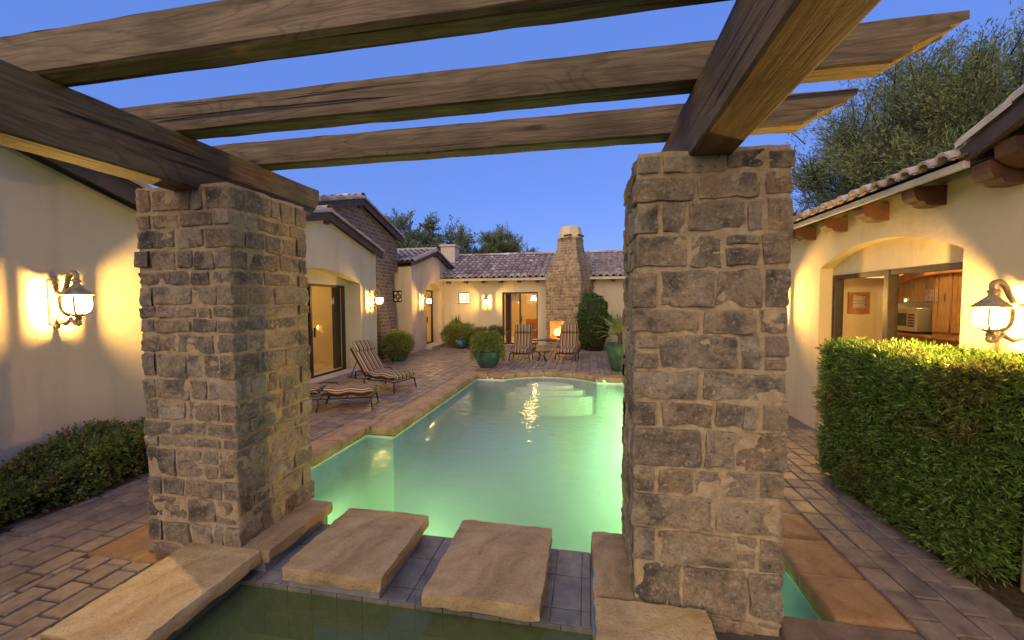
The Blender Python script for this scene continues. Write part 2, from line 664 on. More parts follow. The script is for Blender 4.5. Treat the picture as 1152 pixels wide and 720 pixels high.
MAT['black'] = m_plain('black_plastic', (.02, .018, .016), .4)
MAT['curtain'] = m_plain('curtain_cloth', (.1, .06, .03), .9, 0, .3, 10)
MAT['curtain_pale'] = m_plain('pale_curtain', (.62, .5, .33), .9, 0, .1, 10)
MAT['bench'] = m_plain('orange_wood', (.34, .13, .04), .6, 0, .3, 6)
MAT['soot'] = m_plain('soot_brick', (.08, .05, .035), .95, 0, .4, 12)
MAT['firebrick'] = m_plain('fire_brick', (.45, .3, .17), .95, 0, .3, 12)
MAT['flame'] = m_emit('flame', (1, .45, .1), 7)
MAT['shade_glow'] = m_emit('glowing_shade', (1, .72, .35), 5)
MAT['window_glow'] = m_glass('leaded_glass', (.95, .86, .66))
MAT['iron_tile'] = MAT['iron']

# ------------------------------------------------------------------ camera
cam = bpy.data.cameras.new('camera')
cam.sensor_width = 36.0
cam.lens = 452.9 / 1152 * 36
cam.clip_start = .02
cam.clip_end = 2000
co = link(bpy.data.objects.new('camera', cam))
yaw, pit, rol = R(10.587), R(2.503), R(-.236)
fw = Vector((-math.sin(yaw) * math.cos(pit), math.cos(yaw) * math.cos(pit), -math.sin(pit)))
rt = Vector((math.cos(yaw), math.sin(yaw), 0))
up = rt.cross(fw)
rt2 = rt * math.cos(rol) + up * math.sin(rol)
up2 = up * math.cos(rol) - rt * math.sin(rol)
M = Matrix((rt2, up2, -fw)).transposed().to_4x4()
M.translation = (0, 0, 1.55)
co.matrix_world = M
SC.camera = co


def light(name, kind, loc, power, col, parent=None, radius=.03, local=None, **kw):
    d = bpy.data.lights.new(name, kind)
    d.energy = power
    d.color = col
    if kind in ('POINT', 'SPOT'):
        d.shadow_soft_size = radius
    for k, v in kw.items():
        setattr(d, k, v)
    o = link(bpy.data.objects.new(name, d))
    o.location = loc
    if parent is not None:
        o.parent = parent
    return o


# ------------------------------------------------------------------ world and sun
SUN_EL, SUN_AZ = R(27), R(202)   # azimuth clockwise from +Y (north)
w = bpy.data.worlds.new('World')
SC.world = w
w.use_nodes = True
wt = w.node_tree
bg = wt.nodes['Background']
sky = wt.nodes.new('ShaderNodeTexSky')
sky.sky_type = 'NISHITA'
sky.sun_disc = False
sky.sun_elevation = SUN_EL
sky.sun_rotation = SUN_AZ
sky.air_density = 1.0
sky.dust_density = 0.0
sky.ozone_density = 4.0
hs = wt.nodes.new('ShaderNodeHueSaturation')
hs.inputs['Saturation'].default_value = 1.0
hs.inputs['Value'].default_value = 1.0
wt.links.new(sky.outputs[0], hs.inputs['Color'])
mu = wt.nodes.new('ShaderNodeMix')
mu.data_type = 'RGBA'
mu.blend_type = 'MULTIPLY'
mu.inputs[0].default_value = 1
mu.inputs[7].default_value = (1.02, .96, 1.24, 1)
wt.links.new(hs.outputs[0], mu.inputs[6])
mc = wt.nodes.new('ShaderNodeMix')
mc.data_type = 'RGBA'
mc.inputs[0].default_value = .78
mc.inputs[7].default_value = (.80, 1.68, 5.2, 1)
wt.links.new(mu.outputs[2], mc.inputs[6])
wt.links.new(mc.outputs[2], bg.inputs['Color'])
bg.inputs['Strength'].default_value = .15
sd = bpy.data.lights.new('sun', 'SUN')
sd.energy = 3.8
sd.angle = R(95)
sd.color = (1, .735, .36)
so = link(bpy.data.objects.new('sun', sd))
sdir = Vector((math.sin(SUN_AZ) * math.cos(SUN_EL), math.cos(SUN_AZ) * math.cos(SUN_EL), math.sin(SUN_EL)))
so.rotation_euler = sdir.to_track_quat('Z', 'Y').to_euler()

# ------------------------------------------------------------------ ground, pool, paving
DAM_B, DAM_F = 2.53, 1.92
arc = []
cx, half, sag = -.78, .98, .5
rad = (half * half + sag * sag) / (2 * sag)
ang = math.asin(half / rad)
for i in range(15):
    a = -ang + 2 * ang * i / 14
    arc.append((cx + rad * math.sin(a), 8.35 - (rad - sag) + rad * math.cos(a)))
pool = [(-2.72, 2.66), (-2.72, 4.55), (-2.35, 4.55), (-2.35, 8.35)] + arc + [(1.21, 8.35), (1.21, 2.14), (.905, 2.14), (.905, 2.655), (.03, 2.655), (.03, DAM_B), (-1.84, DAM_B), (-2.02, 2.56), (-2.02, 2.66)]
outer = [(-2.87 - .12, 2.2), (-3.05, 4.88), (-2.7, 4.9), (-2.7, 8.72), (-1.85, 8.74)] + [(x + (x - cx) * .12, y + .32) for x, y in arc[1:-1]] + [(.3, 8.72), (1.54, 8.7), (1.54, -1.0), (-2.99, -1.0)]


def inside(p, poly):
    x, y = p
    c = False
    j = len(poly) - 1
    for i in range(len(poly)):
        xi, yi = poly[i]
        xj, yj = poly[j]
        if (yi > y) != (yj > y) and x < (xj - xi) * (y - yi) / (yj - yi) + xi:
            c = not c
        j = i
    return c


def flat_poly(outer_, holes, z):
    loops = [[Vector((a, b, 0)) for a, b in outer_]] + [[Vector((a, b, 0)) for a, b in h] for h in holes]
    tris = tessellate_polygon(loops)
    flat = [(p.x, p.y, z) for lp in loops for p in lp]
    m = MB()
    m.add(flat, [tuple(t) for t in tris])
    return m


SPA = (-1.95, -1.0, .04, DAM_F)
hole = [(-2.72, 4.55), (-2.35, 4.55), (-2.35, 8.35)] + arc + [(1.21, 8.35), (1.21, 2.14), (.04, 2.14), (.04, -1.0), (-1.95, -1.0), (-1.95, 2.2), (-2.72, 2.2)]
m = flat_poly([(-400, -400), (400, -400), (400, 400), (-400, 400)], [hole], -.014)
struct(m, 'ground', MAT['bed'])

# pool shell: walls, floor, steps
m = MB()
n = len(pool)
D = -1.25


def zfl(y):
    return -.72 - (8.85 - y) * .11


for i in range(n):
    a, b = pool[i], pool[(i + 1) % n]
    m.add([(*a, -.035), (*b, -.035), (*b, D - .3), (*a, D - .3)], [(0, 1, 2, 3)])
ORI = 1 if sum((pool[i][0] * pool[(i + 1) % n][1] - pool[(i + 1) % n][0] * pool[i][1]) for i in range(n)) < 0 else -1
fl = flat_poly(pool, [], D)
fl.v = [(p[0], p[1], zfl(p[1])) for p in fl.v]
m.add(fl.v, fl.f)
struct(m, 'pool_basin', MAT['plaster'])
m = MB()
for k, (z, rr) in enumerate(((-.21, .5), (-.3, .76), (-.4, 1.04))):
    pts = []
    for i in range(21):
        a = PI + PI * i / 20
        pts.append((cx + rr * 1.02 * math.cos(a), 8.62 + rr * .4 * math.sin(a)))
    pts += [(cx + min(rr, .9) * .95 * math.cos(PI * i / 12), 8.5 + .33 * math.sin(PI * i / 12)) for i in range(1, 12)]
    q = len(pts)
    m.add([(*p, z) for p in pts] + [(*p, D) for p in pts], [tuple(range(q))] + [(i, (i + 1) % q, q + (i + 1) % q, q + i) for i in range(q)])
struct(m, 'pool_steps', MAT['plaster'])
wp = []
for i in range(len(pool)):
    p0, p1, p2 = Vector(pool[i - 1]), Vector(pool[i]), Vector(pool[(i + 1) % len(pool)])
    d1, d2 = (p1 - p0).normalized(), (p2 - p1).normalized()
    n1, n2 = Vector((-d1.y, d1.x)), Vector((-d2.y, d2.x))
    b_ = (n1 + n2)
    b_ = b_ / max(.3, b_.dot(n1)) if b_.length > .01 else n1
    wp.append(tuple(p1 + b_ * (-.004 * ORI)))
m = MB()
top = flat_poly(wp, [], -.12)
m.add(top.v, top.f, 0)
bot = flat_poly(wp, [], D)
bot.v = [(p[0], p[1], zfl(p[1]) + .006) for p in bot.v]
m.add(bot.v, bot.f, 1)
q = len(wp)
m.add([(*p, -.12) for p in wp] + [(*p, zfl(p[1]) + .006) for p in wp], [(i, (i + 1) % q, q + (i + 1) % q, q + i) for i in range(q)], 1)
o = m.build('pool_water', [MAT['water'], MAT['water_body']], None, False, merge=True)
tag(o, kind='structure')
# spa shell and water
m = MB()
x0, y0, x1, y1 = SPA
for a, b in (((x0, y0), (x1, y0)), ((x1, y0), (x1, y1)), ((x1, y1), (x0, y1)), ((x0, y1), (x0, y0))):
    zt = -.06 if a[1] == y1 and b[1] == y1 else .03
    m.add([(*a, zt), (*b, zt), (*b, -.9), (*a, -.9)], [(0, 1, 2, 3)])
m.add([(x0, y0, -.9), (x1, y0, -.9), (x1, y1, -.9), (x0, y1, -.9)], [(0, 1, 2, 3)])
struct(m, 'spa_basin', MAT['spa_plaster'])
m = MB()
e = .012
m.add([(x0 + e, y0, -.052), (x1 - e, y0, -.052), (x1 - e, y1 - e, -.052), (x0 + e, y1 - e, -.052)], [(0, 1, 2, 3)])
struct(m, 'spa_water', MAT['spa_water'])

# spillway wall between spa and pool: grout core, slate tiles on top, pale tiles on the spa side
m = MB()
m.box((-2.015, DAM_F + .008, -1.2), (.028, DAM_B - .002, -.042))
m.box((-1.945, 1.2, -.6), (-1.949, 1.9, .02))
dam = struct(m, 'spillway_wall', MAT['grout'])
m = MB()
x = -2.0
while x < .02:
    wdt = min(.152, .024 - x)
    if wdt > .03:
        for yy, yl in ((DAM_F + .002, .1), (DAM_F + .106, .25), (DAM_F + .36, .245)):
            g = .002
            m.box((x + g, yy + g, -.042), (x + wdt - g, yy + yl - g, -.030 + rng.uniform(-.001, .001)), 0, .002)
    x += wdt
struct(m, 'spillway_tiles', MAT['tile_blue'])
m = MB()
x = -1.945
while x < .03:
    wdt = min(.152, .036 - x)
    for zz in (-.182, -.336):
        m.box((x + .002, DAM_F - .008, zz + .002), (x + wdt - .002, DAM_F + .007, zz + .150), 0, .002)
    x += wdt
y = DAM_F - .16
while y > -.9:
    for zz in (-.140, -.294):
        m.box((-1.95, y + .002, zz + .002), (-1.937, y + .15, zz + .15), 0, .002)
    y -= .152
struct(m, 'spa_waterline_tiles', MAT['tile_pale'])


# stone slab: rough cut block with chipped edges
def slab_mesh(m, x0, y0, x1, y1, z0, z1, seed, amp=.008, n=12, taper=.0):
    nx = max(3, int((x1 - x0) / .036))
    ny = max(3, int((y1 - y0) / .036))
    nzv = 3
    bm = bmesh.new()
    bmesh.ops.create_cube(bm, size=1)
    for v in bm.verts:
        v.co += Vector((.5, .5, .5))
    # cut into a grid
    for ax, cnt in ((0, nx), (1, ny), (2, nzv)):
        for i in range(1, cnt):
            no = [0, 0, 0]
            no[ax] = 1
            pt = [0, 0, 0]
            pt[ax] = i / cnt
            bmesh.ops.bisect_plane(bm, geom=bm.verts[:] + bm.edges[:] + bm.faces[:], plane_co=pt, plane_no=no)
    L = Vector((x1 - x0, y1 - y0, z1 - z0))
    r = min(.009, L.z * .25)
    for v in bm.verts:
        p = Vector((v.co.x * L.x, v.co.y * L.y, v.co.z * L.z))
        q = Vector([min(max(p[i], r), L[i] - r) for i in range(3)])
        d = p - q
        edge = min(p.x, L.x - p.x, p.y, L.y - p.y) < .02
        if d.length > 1e-6:
            p = q + d.normalized() * r
        wp = p + Vector((x0, y0, z0))
        k = amp * (1.25 if edge else .3)
        p = wp + Vector((nz(wp, 9, seed), nz(wp, 9, seed + 31), .35 * nz(wp, 6, seed + 77))) * k
        p += Vector((nz(wp, 24, seed), nz(wp, 24, seed + 9), .3 * nz(wp, 25, seed + 4))) * k * .8
        v.co = p
    m.bm(bm)


def slab(name, x0, y0, x1, y1, z0, z1, mat, label, cat, group=None, seed=0, amp=.009):
    m = MB()
    slab_mesh(m, x0, y0, x1, y1, z0, z1, seed, amp)
    loc = ((x0 + x1) / 2, (y0 + y1) / 2, z0)
    return thing(m, name, mat, loc, label, cat, group, smooth=True, angle=28)


slab('stepping_stone', -1.655, 1.885, -1.06, 2.545, .022, .1, MAT['sand_dark'], 'plain brown stepping slab on the spillway, the one nearer the low boxwood hedge', 'stepping stone', 'stepping stones across the spillway', 3)
slab('stepping_stone', -.81, 1.845, -.21, 2.535, .022, .1, MAT['sand_dark'], 'brown stepping slab on the spillway with pale tan streaks across its top', 'stepping stone', 'stepping stones across the spillway', 17)
m = MB()
for a, b in ((-1.63, -1.085), (-.785, -.235)):
    m.box((a, DAM_F - .004, -.0305), (b, DAM_B - .06, .0245))
struct(m, 'stepping_stone_mortar', MAT['grout'])
slab('spa_coping_slab', -2.37, 1.30, -1.88, 2.0, .022, .1, MAT['sand'], 'long pale sandstone slab edging the spa in front of the pillar beside the low hedge', 'stone slab', None, 5)
slab('spa_coping_slab', -2.39, .55, -1.88, 1.285, .022, .1, MAT['sand'], 'sandstone slab in the bottom corner, past a grey joint from the long slab', 'stone slab', None, 8)
slab('spa_coping_slab', -2.03, 1.995, -1.83, 2.60, .022, .1, MAT['sand_dark'], 'narrow round-ended brown slab running along the foot of the pillar beside the low hedge', 'stone slab', None, 12)
slab('spa_coping_slab', .035, 1.985, .235, 2.545, .022, .1, MAT['sand_dark'], 'narrow reddish brown slab beside the foot of the pillar nearer the tall hedge', 'stone slab', None, 21)
slab('spa_coping_slab', .04, .9, .56, 1.97, .022, .1, MAT['sand'], 'broad pale slab in front of the pillar nearer the tall hedge', 'stone slab', None, 26)
m = MB()
m.box((-2.30, -.9, -.3), (-1.952, 1.99, .024))
m.box((-2.0, 2.0, -.3), (-1.86, 2.58, .024))
m.box((.06, 2.0, -.3), (.225, 2.528, .024))
m.box((.045, -.9, -.3), (.5, 1.95, .024))
struct(m, 'spa_wall', MAT['grout'])

# coping stones round the pool
m = MB()


def coping_run(m, a, b, wdt, side, seed):
    a = Vector(a)
    b = Vector(b)
    d = (b - a)
    L = d.length
    d.normalize()
    s = Vector((-d.y, d.x)) * side
    t = 0
    r2 = random.Random(seed)
    while t < L - .01:
        l = r2.uniform(.5, .85)
        if L - t - l < .3:
            l = L - t
        mm = MB()
        slab_mesh(mm, t + .006, 0, t + l - .006, wdt, -.095, 0.012, seed + t, .006)
        m.add([(a.x + d.x * p[0] + s.x * p[1], a.y + d.y * p[0] + s.y * p[1], p[2]) for p in mm.v], mm.f)
        t += l


OV = .03
coping_run(m, (-2.72 + OV, 2.68), (-2.72 + OV, 4.55 - OV), .33, 1, 1)
coping_run(m, (-2.72 + OV - .33, 4.55 - OV + .005), (-2.35 + OV - .33, 4.55 - OV + .005), .32, 1, 2)
coping_run(m, (-2.35 + OV, 4.55 - OV + .005), (-2.35 + OV, 8.33), .325, 1, 3)
coping_run(m, (-2.68, 8.345), (arc[0][0] + .0, 8.345), .36, 1, 4)
for i in range(0, 14, 2):
    a, b = arc[i], arc[min(i + 2, 14)]
    mm = MB()
    L = (Vector(b) - Vector(a)).length
    slab_mesh(mm, .004, -.02, L - .004, .34, -.095, .011, 40 + i, .006)
    d = (Vector(b) - Vector(a)).normalized()
    s = Vector((-d.y, d.x))
    k = 1.0
    m.add([(a[0] + d.x * (p[0] + (p[0] - L / 2) * max(0, p[1]) * .55) + s.x * p[1], a[1] + d.y * (p[0] + (p[0] - L / 2) * max(0, p[1]) * .55) + s.y * p[1], p[2]) for p in mm.v], mm.f)
coping_run(m, (arc[-1][0], 8.345), (1.21, 8.345), .36, 1, 5)
coping_run(m, (1.21 - OV, 3.19), (1.21 - OV, 8.7), .35, -1, 6)
o = struct(m, 'pool_coping', MAT['coping'], True)
m = MB()
slab_mesh(m, 1.19, 2.86, 1.53, 3.185, -.095, .010, 61, .005)
slab_mesh(m, 1.19, 2.50, 1.53, 2.85, -.095, .008, 60, .005)
slab_mesh(m, 1.19, 2.14, 1.53, 2.49, -.095, .009, 62, .005)
slab_mesh(m, -3.04, 1.9, -2.4, 2.66, -.06, .007, 63, .006)
struct(m, 'orange_flagstone', MAT['sand_orange'], True)
m = MB()
slab_mesh(m, .9, 1.62, 1.53, 2.132, -.095, .004, 65, .008)
slab_mesh(m, .58, 1.0, 1.1, 1.61, -.095, .004, 66, .008)
slab_mesh(m, 1.11, 1.0, 1.53, 1.61, -.095, .004, 67, .008)
struct(m, 'shade_toned_flagstone', m_sandstone('shade_toned_stone', (.07, .05, .04), (.14, .10, .075), (.2, .15, .11)), True)  # brown flags, darkened in colour for the shadow edge against the orange ones

# pavers, laid in rows along the pool
m = MB()


def pavers(m, xa, xb, ya, yb, test, seed, lo=.12, hi=.22):
    r2 = random.Random(seed)
    x = xa
    while x < xb:
        wd = r2.choice([.11, .15, .15, .2])
        wd = min(wd, xb - x)
        if wd < .05:
            break
        y = ya - r2.uniform(0, .3)
        while y < yb:
            l = r2.uniform(lo, hi) * (1.25 if wd > .2 else 1)
            if test(x + wd / 2, y + l / 2, x, x + wd, y, y + l):
                g = .0038
                h = r2.uniform(-.0025, .0025)
                tx, ty = r2.uniform(-.008, .008), r2.uniform(-.008, .008)
                a0, a1, b0, b1 = x + g, x + wd - g, y + g, y + l - g
                bv = .007
                j = [r2.uniform(-.003, .003) for _ in range(8)]
                base = [(a0 + j[0], b0 + j[1]), (a1 + j[2], b0 + j[3]), (a1 + j[4], b1 + j[5]), (a0 + j[6], b1 + j[7])]
                cxx, cyy = (a0 + a1) / 2, (b0 + b1) / 2
                vs = [(p[0], p[1], -.03) for p in base] + [(p[0], p[1], -.008 + h) for p in base]
                vs += [(p[0] + (bv if p[0] < cxx else -bv), p[1] + (bv if p[1] < cyy else -bv), h + tx * (p[0] - cxx) + ty * (p[1] - cyy)) for p in base]
                fs = [(8, 9, 10, 11)]
                for i in range(4):
                    k = (i + 1) % 4
                    fs += [(i, k, 4 + k, 4 + i), (4 + i, 4 + k, 8 + k, 8 + i)]
                m.add(vs, fs)
            y += l
        x += wd


outer = [(-2.84, 2.2), (-2.84, 4.67), (-2.47, 4.67), (-2.47, 8.46), (-1.8, 8.47)] + [(x + (x - cx) * .06, y + .13) for x, y in arc[1:-1]] + [(.25, 8.46), (1.33, 8.46), (1.33, -1.0), (-2.84, -1.0)]


def t_left(cx_, cy_, xa, xb, ya, yb):
    for px in (xa + .02, xb - .02):
        for py in (ya + .02, yb - .02):
            if inside((px, py), outer):
                return False
    if cx_ > -3.04 and cx_ < -2.3 and 1.9 < cy_ < 2.7:
        return False
    if cx_ < -4.75 and cy_ < 4.9:
        return False
    if cx_ < -5.25 and cy_ < 9.4:
        return False
    return True


pavers(m, -4.72, -2.99, -.5, 14.4, t_left, 4)
pavers(m, -2.99, 1.54, 2.6, 14.4, t_left, 5)
pavers(m, -6.4, -4.72, 4.0, 14.4, t_left, 6)
pavers(m, -2.99, -2.38, -.5, 1.89, lambda *a: True, 8)
pavers(m, 1.54, 2.72, 1.0, 14.4, lambda cx_, cy_, xa, xb, ya, yb: not (cx_ > 2.06 and cy_ < 4.0), 7, .16, .26)
struct(m, 'paving', MAT['paver'])
m = MB()
for i in range(40):
    pass
gx, gy = 14, 26
vs = [(2.06 + .66 * i / gx, .9 + 3.1 * j / gy, -.006 + .02 * nz((i, j, 0), .6)) for j in range(gy + 1) for i in range(gx + 1)]
m.add(vs, [(j * (gx + 1) + i, j * (gx + 1) + i + 1, (j + 1) * (gx + 1) + i + 1, (j + 1) * (gx + 1) + i) for j in range(gy) for i in range(gx)])
vs = [(-4.7 + .8 * i / gx, -.5 + 4.0 * j / gy, .004 + .02 * nz((i, j, 3), .6)) for j in range(gy + 1) for i in range(gx + 1)]
m.add(vs, [(j * (gx + 1) + i, j * (gx + 1) + i + 1, (j + 1) * (gx + 1) + i + 1, (j + 1) * (gx + 1) + i) for j in range(gy) for i in range(gx)])
struct(m, 'planting_soil', MAT['soil'])


# ------------------------------------------------------------------ stone pillars
def add_stone(m, O, U, Nn, Zv, u0, u1, z0, z1, t, seed, rad=.022, amp=.009, lod=1):
    """one rounded rough block; its face lies in the U-Z plane through O, outward normal Nn"""
    hu, hz, ht = (u1 - u0) / 2, (z1 - z0) / 2, t / 2
    r = min(rad, hu * .5, hz * .5)
    tx, ty = math.sin(seed * 12.9) * .035, math.sin(seed * 7.3) * .05
    nu = max(4, int(2 * hu / .02) + 2) if lod == 1 else 3
    nv = max(4, int(2 * hz / .02) + 2) if lod == 1 else 3
    nt = 3 if lod == 1 else 2
    idx = {}
    vs = []
    fs = []

    def samples(n, h):
        k = [-1, -1 + .6 * r / h] if lod == 1 else [-1]
        inner = [(-1 + 1.6 * r / h) + (2 - 3.2 * r / h) * i / (n - 3) for i in range(n - 2)] if n > 3 else [-.5, .5]
        return k + inner + [-x for x in reversed(k)]
    su, sv, st = samples(nu, hu), samples(nv, hz), ([-1, .2, .75, 1] if lod == 1 else [-1, .5, 1])
    A, B, C = len(su), len(sv), len(st)
    cu, cz = (u0 + u1) / 2, (z0 + z1) / 2

    def vid(i, j, k):
        key = (i, j, k)
        if key in idx:
            return idx[key]
        p = Vector((su[i] * hu, sv[j] * hz, st[k] * ht))
        q = Vector((min(max(p.x, -(hu - r)), hu - r), min(max(p.y, -(hz - r)), hz - r), min(p.z, ht - r)))
        d = p - q
        if d.length > 1e-7:
            p = q + d.normalized() * min(r, d.length if d.length < r else r)
        s = (p.x + cu, p.y + cz, seed)
        p.x += amp * nz(s, 7, seed) + .4 * amp * nz(s, 22, seed + 5)
        p.y += amp * nz(s, 7, seed + 50) + .4 * amp * nz(s, 22, seed + 8)
        p.z += (amp * .75 * nz(s, 8, seed + 90) + .75 * amp * nz(s, 32, seed + 3)) * (1 if st[k] > 0 else 0)
        if st[k] > 0:
            p.z += tx * p.x + ty * p.y
            ch = nz(s, 13, seed + 200)
            if ch > .12:
                p.z -= min(.004, (ch - .12) * .08)
        vs.append(O + U * (p.x + cu) + Zv * (p.y + cz) + Nn * (p.z - ht + t * 0))
        idx[key] = len(vs) - 1
        return idx[key]
    for i in range(A - 1):
        for j in range(B - 1):
            fs.append((vid(i, j, C - 1), vid(i + 1, j, C - 1), vid(i + 1, j + 1, C - 1), vid(i, j + 1, C - 1)))
    for k in range(C - 1):
        for i in range(A - 1):
            fs.append((vid(i, 0, k), vid(i + 1, 0, k), vid(i + 1, 0, k + 1), vid(i, 0, k + 1)))
            fs.append((vid(i, B - 1, k), vid(i, B - 1, k + 1), vid(i + 1, B - 1, k + 1), vid(i + 1, B - 1, k)))
        for j in range(B - 1):
            fs.append((vid(0, j, k), vid(0, j, k + 1), vid(0, j + 1, k + 1), vid(0, j + 1, k)))
            fs.append((vid(A - 1, j, k), vid(A - 1, j + 1, k), vid(A - 1, j + 1, k + 1), vid(A - 1, j, k + 1)))
    m.add(vs, fs)


def coursed_box(m, W, Dp, z0, H, seed, hlo, hhi, wlo, whi, t=.1, g=.009, rad=.0075, amp=.015, lod=1, proud=.006, big_base=False):
    r2 = random.Random(seed)
    Zv = Vector((0, 0, 1))
    z = z0
    c = 0
    while z < H - .01:
        h = r2.uniform(hlo, hhi)
        if big_base and z < z0 + .55:
            h *= 1.25
        if H - z - h < hlo * .8:
            h = H - z
        faces = [(Vector((-W / 2, -Dp / 2, 0)), Vector((1, 0, 0)), Vector((0, -1, 0)), W),
                 (Vector((W / 2, -Dp / 2, 0)), Vector((0, 1, 0)), Vector((1, 0, 0)), Dp),
                 (Vector((W / 2, Dp / 2, 0)), Vector((-1, 0, 0)), Vector((0, 1, 0)), W),
                 (Vector((-W / 2, Dp / 2, 0)), Vector((0, -1, 0)), Vector((-1, 0, 0)), Dp)]
        for fi, (O, U, Nn, L) in enumerate(faces):
            own = (fi % 2) == (c % 2)
            a = 0 if own else t + .004
            b = L if own else L - t - .004
            u = a
            while u < b - .005:
                wd = r2.uniform(wlo, whi) * (1.2 if h > .16 else 1)
                if b - u - wd < wlo * .9:
                    wd = b - u
                pr = proud + r2.uniform(-.005, .006)
                e0 = -pr if (own and u == a) else g * r2.uniform(.7, 1.3)
                e1 = -pr if (own and u + wd >= b - 1e-6) else g * r2.uniform(.7, 1.3)
                zz = [(z, z + h)]
                if h > .15 and wd < .2 and r2.random() < .45:
                    s = r2.uniform(.35, .65)
                    zz = [(z, z + h * s), (z + h * s, z + h)]
                for q0, q1 in zz:
                    dz = r2.uniform(-.006, .006)
                    add_stone(m, O + Nn * pr, U, Nn, Zv, u + e0, u + wd - e1, q0 + g * .9 + dz, q1 - g * .9 + dz * .5, t, r2.uniform(0, 900), rad, amp, lod)
                u += wd
        z += h
        c += 1


def rough_box(m, a, b, step, amp, seed):
    bm = bmesh.new()
    bmesh.ops.create_cube(bm, size=1)
    L = Vector(b) - Vector(a)
    for ax in range(3):
        cnt = max(1, int(L[ax] / step))
        for i in range(1, cnt):
            no = [0, 0, 0]
            no[ax] = 1
            pt = [0, 0, 0]
            pt[ax] = i / cnt - .5
            bmesh.ops.bisect_plane(bm, geom=bm.verts[:] + bm.edges[:] + bm.faces[:], plane_co=pt, plane_no=no)
    for v in bm.verts:
        p = Vector(a) + Vector([(v.co[i] + .5) * L[i] for i in range(3)])
        v.co = p + Vector((nz(p, 11, seed), nz(p, 11, seed + 20), nz(p, 11, seed + 40))) * amp
    m.bm(bm)


def pillar(cx_, cy_, W, Dp, zb, zt, seed, label, hlo, hhi):
    root = empty('stone_pillar', (cx_, cy_, 0), label, 'pillar', 'stone pillars of the pergola')
    m = MB()
    coursed_box(m, W, Dp, zb, zt, seed, hlo, hhi, .08, .24 + hhi * .4, big_base=True)
    o = m.build('stonework', MAT['stone'], root, True, loc=(0, 0, 0), angle=32)
    m = MB()
    rough_box(m, (-W / 2 + .004, -Dp / 2 + .004, zb), (W / 2 - .004, Dp / 2 - .004, zt + .012), .026, .006, seed)
    m.build('mortar', MAT['mortar'], root, True, loc=(0, 0, 0))
    return root


pillar(-2.36, 2.325, .655, .64, -.03, 2.235, 21, 'square mortared fieldstone pillar standing between the low boxwood hedge and the pool', .065, .15)
pillar(.56, 2.325, .66, .64, -.3, 2.235, 34, 'square mortared fieldstone pillar nearer the camera, in front of the tall clipped hedge', .10, .2)

# ------------------------------------------------------------------ pergola
root = empty('pergola', (-.9, 2.2, 2.2), 'weathered brown timber pergola of heavy beams and rafters resting on both stone pillars', 'pergola')


def timber(name, prof, axis, lo, hi, mat, seed, parent):
    """prof: outline in (along axis, z); extruded sideways from lo to hi, edges worn"""
    m = MB()
    ys = [lo, lo + .012, (lo + hi) / 2, hi - .012, hi]
    n = len(prof)
    cxm = sum(p[0] for p in prof) / n
    rings = []
    for yi, s in enumerate(ys):
        ring = []
        for p in prof:
            a, z = p
            if yi in (0, 4):
                zc = 2.0
            ring.append((a, s, z))
        rings.append(ring)
    zlo = min(p[1] for p in prof)
    zhi = max(p[1] for p in prof)
    vs = []
    for yi, ring in enumerate(rings):
        for a, s, z in ring:
            if yi in (0, 4):
                z = z - .008 if z > (zlo + zhi) / 2 else z + .008
            q = (a, s, z) if axis == 0 else (s, a, z)
            k = .0045
            vs.append((q[0] + k * nz(q, 6, seed), q[1] + k * nz(q, 6, seed + 9), q[2] + k * nz(q, 5, seed + 20)))
    fs = [tuple(range(n)), tuple(range(5 * n - 1, 4 * n - 1, -1))]
    for yi in range(4):
        for i in range(n):
            k = (i + 1) % n
            fs.append((yi * n + i, yi * n + k, (yi + 1) * n + k, (yi + 1) * n + i))
    m.add(vs, fs)
    return m.build(name, mat, parent, False)


def long_prof(a0, a1, z0, z1, end1, end0=None, step=.12):
    pts = list(end1)
    n = int((a1 - a0) / step)
    top = [(a1 + (a0 - a1) * i / n, z1) for i in range(1, n)]
    left = end0 or [(a0, z1), (a0, z0)]
    bot = [(a0 + (a1 - a0) * i / n, z0) for i in range(1, n) if a0 + (a1 - a0) * i / n < end1[0][0] - .03]
    return pts + top + left + bot


# beams run along the pool, tails cut to a soft curve
def beam_end(y, z0, z1):
    return [(y - .26, z0), (y - .16, z0 + .03), (y - .07, z0 + .09), (y - .02, z0 + .17), (y, z0 + .19), (y, z1)]


timber('beam', long_prof(-1.6, 3.08, 2.215, 2.5, beam_end(3.08, 2.215, 2.5)), 1, -2.42, -2.225, MAT['woodY'], 3, root)
timber('beam', long_prof(-1.6, 3.0, 2.215, 2.5, beam_end(3.0, 2.215, 2.5)), 1, .455, .645, MAT['woodY'], 8, root)


def raf_end(x, z0, z1):
    # stepped slanting tail
    return [(x - .25, z0), (x - .185, z0 + .032), (x - .19, z0 + .048), (x - .055, z0 + .108), (x - .06, z0 + .122), (x, z0 + .138), (x, z1)]


for i, (y, xe) in enumerate(((1.31, 1.46), (1.895, 1.44), (2.46, 1.39))):
    timber('rafter', long_prof(-2.95, xe, 2.502, 2.672, raf_end(xe, 2.502, 2.672)), 0, y, y + .125, MAT['woodX'], 20 + i * 7, root)


